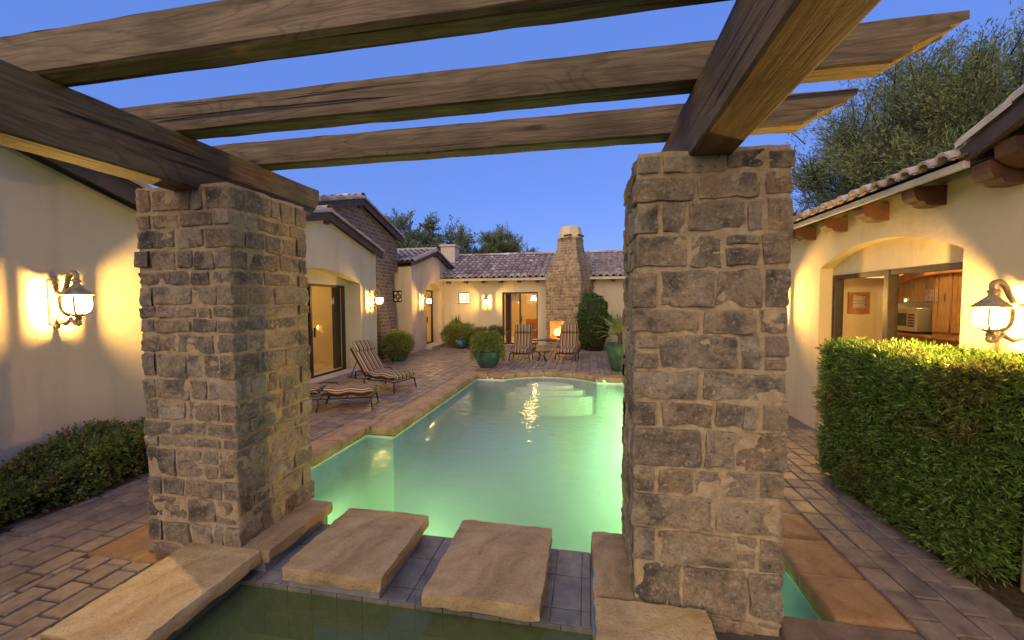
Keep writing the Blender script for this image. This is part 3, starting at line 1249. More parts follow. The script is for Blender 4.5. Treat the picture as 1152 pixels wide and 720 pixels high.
# ------------------------------------------------------------------ roofs
def tile_slope(m, O, U, V, L, S, wd=.2, course=.33, ends=True, lod=4):
    O = Vector(O)
    U = Vector(U).normalized()
    V = Vector(V).normalized()
    Nn = U.cross(V).normalized()
    if Nn.z < 0:
        Nn = -Nn
    nc = max(1, round(L / wd))
    wd = L / nc
    nr = max(1, math.ceil(S / course))
    r = wd * .37
    for j in range(nr):
        s0 = j * course - .02
        s1 = min((j + 1) * course + .03, S + .03)
        for i in range(nc):
            uc = (i + .5) * wd + rng.uniform(-.006, .006)
            l0, l1 = .036 + rng.uniform(-.006, .01), .012
            ds = rng.uniform(-.012, .012)
            vs = []
            for s, l, rr in ((s0 + ds, l0, r * 1.05), (s1, l1, r * .92)):
                for k in range(lod + 1):
                    th = PI * k / lod
                    vs.append(O + U * (uc + rr * math.cos(th)) + V * s + Nn * (l + rr * .95 * math.sin(th)))
            fs = [(k, k + 1, lod + 2 + k, lod + 1 + k) for k in range(lod)]
            if j == 0 and ends:
                # thick clay lip on the eave row
                b = len(vs)
                for k in range(lod + 1):
                    th = PI * k / lod
                    vs.append(O + U * (uc + (r * .78) * math.cos(th)) + V * (s0 + ds) + Nn * (l0 - .004 + r * .95 * .74 * math.sin(th)))
                for k in range(lod + 1):
                    th = PI * k / lod
                    vs.append(O + U * (uc + (r * .78) * math.cos(th)) + V * (s0 + .2) + Nn * (l0 - .01 + r * .95 * .74 * math.sin(th)))
                fs += [(k, b + k, b + k + 1, k + 1) for k in range(lod)]
                fs += [(b + k, b + lod + 1 + k, b + lod + 2 + k, b + k + 1) for k in range(lod)]
            m.add(vs, fs)
            # pan tile between caps
            vs = []
            for s, l in ((s0, .022), (s1, .004)):
                for q, dz in ((-.26, .02), (0, 0), (.26, .02)):
                    vs.append(O + U * (i * wd + q * wd * 1.2) + V * s + Nn * (l + dz))
            m.add(vs, [(0, 1, 4, 3), (1, 2, 5, 4)])


def gable_x(root, xf, xb, ya, yapex, yb, za, zap, zb, fh=.13, wd=.2, course=.33, fascia=True, near=True):
    """roof with its gable facing +X: slopes towards -Y (ya) and +Y (yb)"""
    mt, mf, ms = MB(), MB(), MB()
    L = abs(xf - xb)
    for (y0, z0) in ((ya, za), (yb, zb)):
        V = Vector((0, yapex - y0, zap - z0))
        S = V.length
        tile_slope(mt, (xb, y0, z0 + .03), (1, 0, 0), V, L - .04, S, wd, course)
        # deck under the tiles
        d = V.normalized()
        nn = Vector((0, -d.z, d.y)) if d.y > 0 else Vector((0, d.z, -d.y))
        p0 = Vector((xb, y0, z0))
        p1 = Vector((xb, yapex, zap))
        ex = Vector((L, 0, 0))
        t = Vector((0, 0, .028))
        vs = [p0, p0 + ex, p1 + ex, p1, p0 + t, p0 + ex + t, p1 + ex + t, p1 + t]
        ms.add(vs, [(0, 1, 2, 3), (7, 6, 5, 4), (0, 4, 5, 1), (1, 5, 6, 2), (2, 6, 7, 3), (3, 7, 4, 0)])
        # barge tiles along the rake
        nb = max(2, int(S / .3))
        for i in range(nb):
            a = p0 + (p1 - p0) * (i / nb) + Vector((L - .06, 0, .05))
            b = p0 + (p1 - p0) * ((i + 1.12) / nb) + Vector((L - .06, 0, .04))
            vs = []
            for q in (a, b):
                for k in range(7):
                    th = -.35 + (PI + .35) * k / 6
                    vs.append(q + Vector((.095 * math.cos(th), 0, .075 * math.sin(th) + .005)))
            mt.add(vs, [(k, k + 1, 8 + k, 7 + k) for k in range(6)])
    # ridge caps
    nr = max(1, int(L / .33))
    for i in range(nr):
        vs = []
        for x, e in ((xb + i * L / nr - .02, 0), (xb + (i + 1) * L / nr, .012)):
            for k in range(7):
                th = PI * k / 6
                vs.append((x, yapex + .12 * math.cos(th), zap + .06 + e + .09 * math.sin(th)))
        mt.add(vs, [(k, k + 1, 8 + k, 7 + k) for k in range(6)])
    # dark board under the rake and eave
    out = [(ya, za), (yapex, zap), (yb, zb), (yb, zb - fh), (yapex, zap - fh * 1.05), (ya, za - fh)]
    mf.plate(out, [], lambda a, b: (xf - .012, a, b - .002), (-.045, 0, 0))
    # outlooker beam ends
    for y in (ya + .12, yapex, yb - .12):
        zz = zap - fh if y == yapex else (za - fh + .02 if y < yapex else zb - fh + .02)
        if y == yapex:
            mf.box((xf - .35, y - .06, zz - .09), (xf - .06, y + .06, zz + .03))
    o1 = mt.build('roof', MAT['tile'], root, False)
    ms.build('soffit', MAT['fascia'], root)
    mf.build('fascia', MAT['fascia'], root)
    return o1


def rect(a0, b0, a1, b1):
    return [(a0, b0), (a1, b0), (a1, b1), (a0, b1)]


def arched(a0, a1, b0, spring, top, n=14):
    pts = [(a0, b0), (a1, b0), (a1, spring)]
    c = (a0 + a1) / 2
    h = (a1 - a0) / 2
    s = top - spring
    rad_ = (h * h + s * s) / (2 * s)
    an = math.asin(min(1, h / rad_))
    for i in range(1, n):
        t = an - 2 * an * i / n
        pts.append((c + rad_ * math.sin(t), top - rad_ + rad_ * math.cos(t)))
    pts.append((a0, spring))
    return pts


def room(m, x0, y0, z0, x1, y1, z1, skip):
    """interior shell without the side named in skip"""
    P = {'-x': [(x0, y0, z0), (x0, y1, z0), (x0, y1, z1), (x0, y0, z1)], '+x': [(x1, y0, z0), (x1, y1, z0), (x1, y1, z1), (x1, y0, z1)],
         '-y': [(x0, y0, z0), (x1, y0, z0), (x1, y0, z1), (x0, y0, z1)], '+y': [(x0, y1, z0), (x1, y1, z0), (x1, y1, z1), (x0, y1, z1)],
         '-z': [(x0, y0, z0), (x1, y0, z0), (x1, y1, z0), (x0, y1, z0)], '+z': [(x0, y0, z1), (x1, y0, z1), (x1, y1, z1), (x0, y1, z1)]}
    for k, q in P.items():
        if k not in skip:
            m.add(q, [(0, 1, 2, 3)])


def sliding_door(root, axis, c, a0, a1, z0, z1, mids, name='sliding_door', depth=.07, stile=.045, handle=True, sgn=1):
    """framed glass door in the plane axis = c, spanning a0..a1"""
    def P(a, b, d):
        return (c + d * sgn, a, b) if axis == 'x' else (a, c - d * sgn, b)
    m = MB()
    bars = [(a0, a0 + stile, z0, z1), (a1 - stile, a1, z0, z1)]
    for q in mids:
        bars += [(q - stile * .62, q + stile * .62, z0, z1)]
    for (p, q, r, s) in bars:
        m.box(P(p, r, -.02), P(q, s, depth - .02), 0, .004)
    for (r, s) in ((z0, z0 + .05), (z1 - .05, z1)):
        m.box(P(a0 + stile, r, -.017), P(a1 - stile, s, depth - .025))
    fr = m.build(name, MAT['bronze'], root)
    g = MB()
    edges = [a0 + stile] + list(mids) + [a1 - stile]
    for p, q in zip(edges[:-1], edges[1:]):
        g.add([P(p, z0 + .05, .005), P(q, z0 + .05, .005), P(q, z1 - .05, .005), P(p, z1 - .05, .005)], [(0, 1, 2, 3)])
    gp = g.build('pane', MAT['glass'], None)
    gp.parent = fr
    gp.location = (0, 0, 0)
    # both meshes are in the root's local frame already shifted; shift the pane too
    off = root.location
    for v in gp.data.vertices:
        v.co -= Vector(off)
    if handle and mids:
        h = MB()
        h.box(P(mids[0] + .05, .85, .05), P(mids[0] + .075, 1.05, .085), 0, .006)
        hh = h.build('handle', MAT['iron'], None)
        for v in hh.data.vertices:
            v.co -= Vector(off)
        hh.parent = fr
    return fr


def subpart(mb, name, mat, root, parent, smooth=False):
    o = mb.build(name, mat, root, smooth)
    o.parent = parent
    return o


# --- near bedroom wing on the left, gable towards the pool
root = empty('stucco_wing', (-4.7, 1, 0), 'plain stucco gable wall behind the low hedge with a lit lantern and dark fascia', 'house wing')
m = MB()
m.plate([(-2.5, -.1), (3.62, -.1), (3.62, 2.5), (.9, 3.40), (-2.5, 2.3)], [], lambda a, b: (-4.7, a, b), (-.25, 0, 0))
m.box((-9.5, 3.4, -.1), (-4.951, 3.62, 2.48))
m.build('wall', MAT['stucco'], root)
gable_x(root, -4.45, -9.0, -1.85, .9, 3.74, 2.65, 3.53, 2.575, .155)

# --- wing with the arched sliding door
root = empty('stucco_wing', (-5.2, 7.3, 0), 'stucco gable wing with an arched recess and sliding glass door behind the loungers', 'house wing')
m = MB()
AY0, AY1 = 5.92, 8.6
m.plate([(5.15, -.1), (9.32, -.1), (9.32, 2.72), (7.37, 3.25), (5.15, 2.64)], [arched(AY0, AY1, -.02, 1.99, 2.24)], lambda a, b: (-5.2, a, b), (-.3, 0, 0))
m.plate([(5.3, -.1), (9.2, -.1), (9.2, 2.4), (5.3, 2.4)], [rect(6.06, .0, 8.44, 1.95)], lambda a, b: (-5.501, a, b), (-.12, 0, 0))
m.box((-9.5, 5.15, -.1), (-5.505, 5.3, 2.7))
m.box((-9.5, 9.2, -.1), (-5.502, 9.319, 2.7))
m.build('wall', MAT['stucco'], root)
gable_x(root, -5.08, -9.0, 5.05, 7.37, 9.5, 2.80, 3.36, 2.80, .13)
sliding_door(root, 'x', -5.55, 6.06, 8.44, .0, 1.95, [7.28])
m = MB()
room(m, -9.2, 5.32, .01, -5.63, 9.18, 2.38, ('+x',))
m.build('interior', MAT['interior'], root)
m = MB()
m.box((-5.5, 6.0, -.05), (-5.18, 8.55, .022), 0, .01)
m.build('threshold', MAT['trim'], root)
light('room_light', 'POINT', (-7.2, 7.6, 2.1), 45, (1, .64, .2), radius=.15)
# curtain, bench and pendant inside
m = MB()
pts = []
for i in range(41):
    y = 8.36 + .4 * i / 40
    pts.append((-5.78 + .035 * math.sin(i * 1.3), y))
vs = [(x, y, z) for z in (.03, 1.95) for x, y in pts]
m.add(vs, [(i, i + 1, 42 + i, 41 + i) for i in range(40)])
thing(m, 'curtain', MAT['curtain'], (-5.78, 8.56, .03), 'dark brown curtain gathered inside the glass door behind the loungers', 'curtain', smooth=True)
m = MB()
m.box((-6.75, 7.45, .03), (-6.25, 8.1, .36), 0, .02)
m.box((-6.78, 7.42, .36), (-6.22, 8.13, .42), 0, .02)
thing(m, 'bench', MAT['bench'], (-6.5, 7.8, .03), 'orange brown wooden bench inside the glass door behind the loungers', 'bench')
root = empty('pendant_lamp', (-6.4, 8.05, 1.62), 'glowing pendant lamp inside the sliding door behind the loungers', 'lamp')
m = MB()
m.lathe([(.035, .16), (.07, .04), (.075, 0)], (-6.4, 8.05, 1.62), 16)
m.build('lamp_shade', MAT['shade_glow'], root)
m = MB()
m.tube([(-6.4, 8.05, 1.78), (-6.4, 8.05, 2.37)], .008, 6)
m.box((-6.46, 8.0, 1.80), (-6.34, 8.1, 1.98))
m.build('stem', MAT['bronze'], root)

# --- stone faced wing behind it
root = empty('stone_wing', (-5.7, 9.4, 0), 'tall stone faced gable rising behind the arched door wing', 'house wing')
m = MB()
m.plate([(9.33, -.1), (11.0, -.1), (11.08, 1.0), (11.16, 2.4), (11.5, 2.5), (11.5, 3.42), (9.45, 4.07), (7.3, 3.4), (7.4, 3.2), (9.33, 2.75)], [], lambda a, b: (-5.7, a, b), (-.3, 0, 0))
m.box((-9.5, 11.0, -.1), (-6.0, 11.5, 3.4))
m.build('wall', MAT['wall_stone'], root)
gable_x(root, -5.55, -9.5, 7.1, 9.42, 11.68, 3.50, 4.17, 3.50, .14)
m = MB()
vs = []
for z, ex, ey in ((-.02, .2, .18), (.8, .12, .1), (1.6, .07, .05), (2.6, .02, .0)):
    vs += [(-5.7 + ex, 10.2, z), (-5.7 + ex, 11.0 + ey, z), (-5.9, 11.0 + ey, z), (-5.9, 10.2, z)]
fs = []
for k in range(3):
    for i in range(4):
        j = (i + 1) % 4
        fs.append((k * 4 + i, k * 4 + j, k * 4 + 4 + j, k * 4 + 4 + i))
m.add(vs, fs + [(12, 13, 14, 15)])
m.build('buttress', MAT['wall_stone'], root)

# --- entry wing with the arched doorway
root = empty('stucco_wing', (-5.3, 13.3, 0), 'low stucco wing with an arched doorway and a small dark diamond-leaded window', 'house wing')
m = MB()
m.plate([(11.6, -.1), (15.2, -.1), (15.2, 2.78), (13.5, 3.25), (11.6, 2.66)], [arched(12.72, 14.12, .08, 2.0, 2.24)], lambda a, b: (-5.3, a, b), (-.28, 0, 0))
m.plate([(12.4, -.1), (14.6, -.1), (14.6, 2.5), (12.4, 2.5)], [rect(12.8, .09, 14.04, 2.0)], lambda a, b: (-5.581, a, b), (-.1, 0, 0))
m.plate([(-7.5, -.1), (-5.582, -.1), (-5.582, 2.66), (-7.5, 2.66)], [rect(-5.95, 1.57, -5.63, 1.93)], lambda a, b: (a, 11.6, b), (0, .2, 0))
m.build('wall', MAT['stucco'], root)
gable_x(root, -5.18, -8.2, 11.45, 13.5, 15.4, 2.77, 3.34, 2.85, .11)
sliding_door(root, 'x', -5.63, 12.8, 14.04, .09, 2.0, [13.4], 'entry_door')
m = MB()
room(m, -8.0, 11.85, .02, -5.69, 15.0, 2.48, ('+x',))
m.build('interior', MAT['interior'], root)
m = MB()
m.box((-5.58, 12.6, -.05), (-5.05, 14.25, .09), 0, .015)
m.build('doorstep', MAT['trim'], root)
light('room_light', 'POINT', (-6.6, 13.3, 2.0), 45, (1, .62, .25), radius=.15)


def leaded_window(root, x0, x1, z0, z1, y, glow, kind):
    m = MB()
    f = .045 if kind == 'diamond' else .03
    m.box((x0, y - .03, z0), (x0 + f, y + .03, z1))
    m.box((x1 - f, y - .03, z0), (x1, y + .03, z1))
    m.box((x0 + f, y - .028, z0), (x1 - f, y + .028, z0 + f))
    m.box((x0 + f, y - .028, z1 - f), (x1 - f, y + .028, z1))
    fr = m.build('window', MAT['bronze'], root)
    c = Vector(((x0 + x1) / 2, y, (z0 + z1) / 2))
    m = MB()
    m.add([(x0 + f, y + .01, z0 + f), (x1 - f, y + .01, z0 + f), (x1 - f, y + .01, z1 - f), (x0 + f, y + .01, z1 - f)], [(0, 1, 2, 3)])
    subpart(m, 'pane', glow, root, fr)
    m = MB()
    hx, hz = (x1 - x0) / 2 - f, (z1 - z0) / 2 - f
    if kind == 'diamond':
        P = [(0, hz), (hx, 0), (0, -hz), (-hx, 0)]
        for s in (1, .5):
            for i in range(4):
                a, b = P[i], P[(i + 1) % 4]
                m.bar((c.x + a[0] * s, y - .004, c.z + a[1] * s), (c.x + b[0] * s, y - .004, c.z + b[1] * s), .03, .026)
    else:
        for k in (-.45, .45):
            m.bar((c.x - hx, y - .004, c.z + hz * k), (c.x + hx, y - .004, c.z + hz * k), .012, .012)
            m.bar((c.x + hx * k, y - .008, c.z - hz), (c.x + hx * k, y - .008, c.z + hz), .012, .012)
        pts = [(c.x + hx * .5 * math.cos(2 * PI * i / 16), y - .012, c.z + hz * .5 * math.sin(2 * PI * i / 16)) for i in range(17)]
        m.tube(pts, .007, 5)
    subpart(m, 'leading', MAT['bronze'], root, fr)
    return fr


MAT['pane_dim'] = m_emit('dim_lit_pane', (1, .62, .3), .42)
MAT['pane_bright'] = m_emit('lit_pane', (1, .85, .55), 1.7)
leaded_window(root, -5.95, -5.63, 1.57, 1.93, 11.68, MAT['pane_dim'], 'diamond')

# --- hall across the far end
root = empty('stucco_wing', (-1.8, 14.4, 0), 'long low stucco hall closing the far end of the courtyard under a tiled roof', 'house wing')
m = MB()
m.plate([(-5.29, -.1), (3.2, -.1), (3.2, 2.5), (-5.29, 2.5)], [rect(-3.05, .02, -1.75, 1.92), rect(-4.74, 1.5, -4.3, 1.93)], lambda a, b: (a, 14.4, b), (0, .2, 0))
m.build('wall', MAT['stucco'], root)
sliding_door(root, 'y', 14.5, -3.05, -1.75, .02, 1.92, [-2.4])
leaded_window(root, -4.74, -4.3, 1.5, 1.93, 14.5, MAT['pane_bright'], 'grid')
m = MB()
room(m, -4.2, 14.61, .01, -.6, 18.2, 2.45, ('-y',))
m.build('interior', MAT['interior'], root)
mt = MB()
V = Vector((0, 2.9, 1.13))
tile_slope(mt, (-5.6, 14.08, 2.42), (1, 0, 0), V, 9.0, V.length, .22, .36)
V2 = Vector((0, -2.9, 1.13))
tile_slope(mt, (-5.6, 19.9, 2.42), (1, 0, 0), V2, 9.0, V2.length, .3, .7)
for i in range(27):
    vs = []
    for x, e in ((-5.6 + i * .334, 0), (-5.6 + (i + 1) * .334 + .02, .012)):
        for k in range(7):
            th = PI * k / 6
            vs.append((x, 16.98 + .12 * math.cos(th), 3.57 + e + .09 * math.sin(th)))
    mt.add(vs, [(k, k + 1, 8 + k, 7 + k) for k in range(6)])
mt.build('roof', MAT['tile'], root)
m = MB()
m.box((-5.3, 14.07, 2.33), (3.4, 14.12, 2.42))
m.build('fascia', MAT['trim'], root)
m = MB()
vs = [(-5.3, 14.1, 2.425), (3.4, 14.1, 2.425), (3.4, 16.98, 3.545), (-5.3, 16.98, 3.545)]
m.add(vs + [(a, b, c - .03) for a, b, c in vs], [(0, 1, 2, 3), (7, 6, 5, 4), (0, 4, 5, 1), (1, 5, 6, 2), (2, 6, 7, 3), (3, 7, 4, 0)])
m.build('soffit', MAT['fascia'], root)
for k in range(12):
    x = -5.1 + k * .66
    m = MB()
    m.box((x, 14.14, 2.26), (x + .1, 14.41, 2.38), 0, .01)
    m.build('rafter_tail', MAT['fascia'], root)
m = MB()
m.box((-5.95, 15.9, 3.0), (-5.35, 16.5, 3.86))
m.box((-6.0, 15.85, 3.86), (-5.3, 16.55, 3.94), 0, .01)
m.box((-5.36, 16.05, 3.5), (-5.345, 16.3, 3.8))
m.build('chimney', MAT['stucco'], root)
light('room_light', 'POINT', (-2.3, 16.3, 2.1), 80, (1, .60, .2), radius=.15)
# things inside the hall
m = MB()
m.box((-2.55, 16.0, .02), (-1.5, 16.9, .42), 0, .03)
m.box((-2.55, 16.85, .02), (-1.5, 17.0, .85), 0, .03)
thing(m, 'settee', MAT['bench'], (-2.0, 16.5, .02), 'orange brown settee inside the sliding door of the far hall', 'settee')
root2 = empty('picture_frame', (-1.75, 17.6, 1.35), 'dark framed picture on the yellow wall inside the far hall', 'picture')
m = MB()
for a, b in (((-2.05, 18.16, 1.05), (-2.0, 18.19, 1.75)), ((-1.5, 18.16, 1.05), (-1.45, 18.19, 1.75)), ((-2.0, 18.16, 1.05), (-1.5, 18.19, 1.1)), ((-2.0, 18.16, 1.7), (-1.5, 18.19, 1.75))):
    m.box(a, b)
m.build('frame', MAT['iron'], root2)
m = MB()
m.box((-2.0, 18.175, 1.1), (-1.5, 18.185, 1.7))
m.build('print', MAT['curtain_pale'], root2)
root2 = empty('pendant_lamp', (-2.1, 16.6, 1.75), 'lit pendant lamp inside the sliding door of the far hall', 'lamp')
m = MB()
m.lathe([(.06, .2), (.13, .03), (.14, 0)], (-2.1, 16.0, 1.62), 16)
m.build('lamp_shade', MAT['shade_glow'], root2)
m = MB()
m.tube([(-2.1, 16.0, 1.82), (-2.1, 16.0, 2.44)], .01, 6)
m.build('stem', MAT['bronze'], root2)
m = MB()
pts = [(-2.98 + .2 * i / 24, 14.72 + .03 * math.sin(i * 1.4)) for i in range(25)]
vs = [(x, y, z) for z in (.03, 1.9) for x, y in pts]
m.add(vs, [(i, i + 1, 26 + i, 25 + i) for i in range(24)])
thing(m, 'curtain', MAT['curtain'], (-2.9, 14.72, .03), 'narrow gathered curtain at the edge of the far hall sliding door', 'curtain', smooth=True)
m = MB()
for i in range(8):
    z = 1.58 + i * .04
    m.box((-2.76, 14.66, z), (-2.44, 14.665, z + .034))
thing(m, 'window_blind', MAT['trim'], (-2.6, 14.66, 1.58), 'short pale blind drawn at the top of the far hall sliding door', 'blind')

# --- kitchen wing on the right
root = empty('stucco_wing', (2.72, 6, 0), 'warm lit stucco wing behind the tall hedge with an arched kitchen window and tiled eave', 'house wing')
KX = 2.72
m = MB()
m.plate([(-1.5, -.1), (14.39, -.1), (14.39, 2.5), (3.3, 2.5), (3.3, 2.62), (.6, 3.4), (-1.5, 2.7)], [arched(3.54, 5.4, .1, 1.935, 2.14, 18)], lambda a, b: (KX, a, b), (.14, 0, 0))
m.plate([(3.2, -.1), (5.7, -.1), (5.7, 2.45), (3.2, 2.45)], [rect(3.42, .12, 5.38, 1.85)], lambda a, b: (KX + .141, a, b), (.1, 0, 0))
m.build('wall', MAT['stucco_right'], root)
sliding_door(root, 'x', KX + .2, 3.42, 5.38, .12, 1.85, [4.52], 'kitchen_window', .09, .05, False, -1)
m = MB()
room(m, KX + .245, 2.4, .01, 5.6, 8.0, 2.42, ('-x',))
m.build('interior', MAT['interior'], root)
mt = MB()
V = Vector((2.2, 0, .72))
tile_slope(mt, (2.42, 3.22, 2.47), (0, 1, 0), V, 11.0, V.length, .16, .36, True, 6)
mt.build('roof', MAT['tile'], root)
m = MB()
m.box((2.44, 3.2, 2.425), (2.475, 14.3, 2.475), 0, .004)
m.build('fascia', MAT['trim'], root)
m = MB()
vs = [(2.476, 3.2, 2.48), (2.476, 14.3, 2.48), (4.6, 14.3, 3.175), (4.6, 3.2, 3.175)]
m.add(vs + [(a, b, c - .03) for a, b, c in vs], [(0, 1, 2, 3), (7, 6, 5, 4), (0, 4, 5, 1), (1, 5, 6, 2), (2, 6, 7, 3), (3, 7, 4, 0)])
m.build('soffit', MAT['fascia'], root)
for k in range(16):
    y = 3.10 + k * .6
    m = MB()
    prof = [(2.72, 2.44), (2.72, 2.29), (2.62, 2.29), (2.585, 2.30), (2.57, 2.325), (2.53, 2.33), (2.51, 2.36), (2.5, 2.40), (2.5, 2.44)]
    m.plate(prof, [], lambda a, b: (a, y, b), (0, .13, 0))
    m.build('corbel', MAT['corbel'], root)
# near gable roof of the kitchen wing, its rake climbing towards the camera
mt, mf = MB(), MB()
for y0, z0, y1_, z1_ in ((3.25, 2.54, .6, 3.55), (-2.0, 2.54, .6, 3.55)):
    V = Vector((0, y1_ - y0, z1_ - z0))
    tile_slope(mt, (2.56, y0, z0 + .05), (1, 0, 0), V, 4.5, V.length, .2, .36)
    nb = 8
    for i in range(nb):
        a = Vector((2.5, y0 + (y1_ - y0) * i / nb, z0 + .05 + (z1_ - z0) * i / nb))
        b = Vector((2.5, y0 + (y1_ - y0) * (i + 1.1) / nb, z0 + .035 + (z1_ - z0) * (i + 1.1) / nb))
        vs = []
        for q in (a, b):
            for k in range(7):
                th = -.1 + (PI + .5) * k / 6
                vs.append(q + Vector((.085 * math.cos(th), 0, .06 * math.sin(th))))
        mt.add(vs, [(k, k + 1, 8 + k, 7 + k) for k in range(6)])
    p = [(y0, z0 + .02), (y1_, z1_ + .02), (y1_, z1_ - .1), (y0, z0 - .09)]
    mf.plate(p, [], lambda a, b: (2.45, a, b), (.05, 0, 0))
    mf.add([(2.47, y0, z0), (2.47, y1_, z1_), (6.8, y1_, z1_), (6.8, y0, z0)], [(0, 1, 2, 3)])
mt.build('gable_roof', m_plain('pale_roof_tile', (.42, .36, .3), .85, 0, .25, 7), root)
mf.build('gable_fascia', MAT['fascia'], root)
for y, z in ((2.95, 2.5), (2.2, 2.78), (1.45, 3.06)):
    m = MB()
    prof = [(2.72, z + .03), (2.72, z - .13), (2.62, z - .13), (2.56, z - .1), (2.51, z - .06), (2.5, z + .03)]
    m.plate(prof, [], lambda a, b: (a, y, b), (0, .13, 0))
    m.build('corbel', MAT['corbel'], root)
light('kitchen_light', 'POINT', (4.0, 5.2, 2.2), 110, (1, .70, .32), radius=.12)
light('kitchen_light', 'POINT', (4.3, 7.2, 2.2), 60, (1, .66, .28), radius=.12)
# kitchen fittings
root = empty('kitchen_cabinets', (5.3, 7.0, 0), 'brown wooden kitchen cabinets seen through the arched window', 'cabinet')
m = MB()
m.box((5.2, 5.0, .02), (5.58, 7.98, .98))
m.box((5.1, 5.0, .98), (5.58, 7.98, 1.02))
m.box((5.22, 5.0, 1.02), (5.58, 6.2, 2.2))
m.box((5.22, 7.26, 1.52), (5.58, 7.98, 2.2))
m.box((5.22, 6.2, 1.02), (5.58, 7.26, 2.2))
m.build('cabinet_body', MAT['cabinet'], root)
for (y0, y1, z0, z1) in ((6.55, 6.9, 1.08, 1.98), (6.18, 6.53, 1.08, 1.98), (5.8, 6.15, 1.08, 1.98), (7.28, 7.62, 1.55, 1.98), (7.64, 7.96, 1.55, 1.98), (6.92, 7.24, 1.08, 1.98)):
    m = MB()
    m.box((5.195, y0, z0), (5.219, y0 + .06, z1))
    m.box((5.195, y1 - .06, z0), (5.219, y1, z1))
    m.box((5.195, y0 + .06, z0), (5.219, y1 - .06, z0 + .07))
    m.box((5.195, y0 + .06, z1 - .07), (5.219, y1 - .06, z1))
    m.box((5.205, y0 + .06, z0 + .07), (5.218, y1 - .06, z1 - .07))
    m.build('cabinet_door', MAT['cabinet'], root)
root = empty('microwave_oven', (5.3, 7.6, 1.03), 'steel microwave oven under the kitchen cabinets', 'microwave')
m = MB()
m.box((5.1, 7.4, 1.06), (5.5, 7.95, 1.43), 0, .01)
m.build('oven_body', MAT['steel'], root)
m = MB()
m.box((5.09, 7.6, 1.14), (5.099, 7.9, 1.35), 0, .003)
m.build('oven_door', MAT['black'], root)
m = MB()
for i in range(5):
    m.box((5.09, 7.45, 1.13 + i * .045), (5.098, 7.56, 1.16 + i * .045))
m.build('keypad', MAT['black'], root)
light('under_cabinet_light', 'POINT', (5.25, 7.55, 1.5), 1.2, (1, .75, .4), radius=.02)
m = MB()
pts = [(3.0, 2.4), (3.0, 2.02)] + [(4.25, 2.02), (4.55, 1.86)] + [(4.55 + .55 * math.sin(PI / 2 * i / 8), 1.86 + .18 * (1 - math.cos(PI / 2 * i / 8))) for i in range(1, 9)] + [(5.2, 2.4)]
pts = [(3.9, 2.41), (3.9, 1.92), (4.62, 1.90), (4.75, 1.94)] + [(4.75 + .4 * i / 6, 1.94 + .16 * math.sin(PI / 2 * i / 6)) for i in range(1, 7)] + [(5.57, 2.1), (5.57, 2.41)]
m.plate(pts, [], lambda a, b: (a, 7.2, b), (0, .15, 0))
thing(m, 'arched_soffit', MAT['interior'], (4.7, 7.3, 1.9), 'cream dropped soffit with a curved lower edge inside the kitchen', 'soffit')
m = MB()
out = [(5.6, 2.41), (5.6, 1.80)] + [(5.6 + 2.38 * i / 12, 1.80 + .15 * math.sin(PI * i / 12)) for i in range(1, 12)] + [(7.98, 1.80), (7.98, 2.41)]
m.plate(out, [], lambda a, b: (5.05, a, b), (.1, 0, 0))
thing(m, 'arched_valance', MAT['bench'], (5.05, 6, 2), 'dark arched wooden valance above the kitchen cabinets', 'valance')
root = empty('wall_vent', (4.62, 7.95, 1.5), 'small louvred wooden vent on the cream kitchen wall', 'vent')
m = MB()
for a, b in (((4.47, 7.955, 1.33), (4.53, 7.995, 1.7)), ((4.73, 7.955, 1.33), (4.79, 7.995, 1.7)), ((4.53, 7.955, 1.33), (4.73, 7.995, 1.42)), ((4.53, 7.955, 1.65), (4.73, 7.995, 1.7))):
    m.box(a, b)
m.build('frame', MAT['bench'], root)
for i in range(4):
    m = MB()
    m.box((4.53, 7.965, 1.435 + i * .055), (4.73, 7.99, 1.465 + i * .055))
    m.build('louvre', MAT['trim'], root)


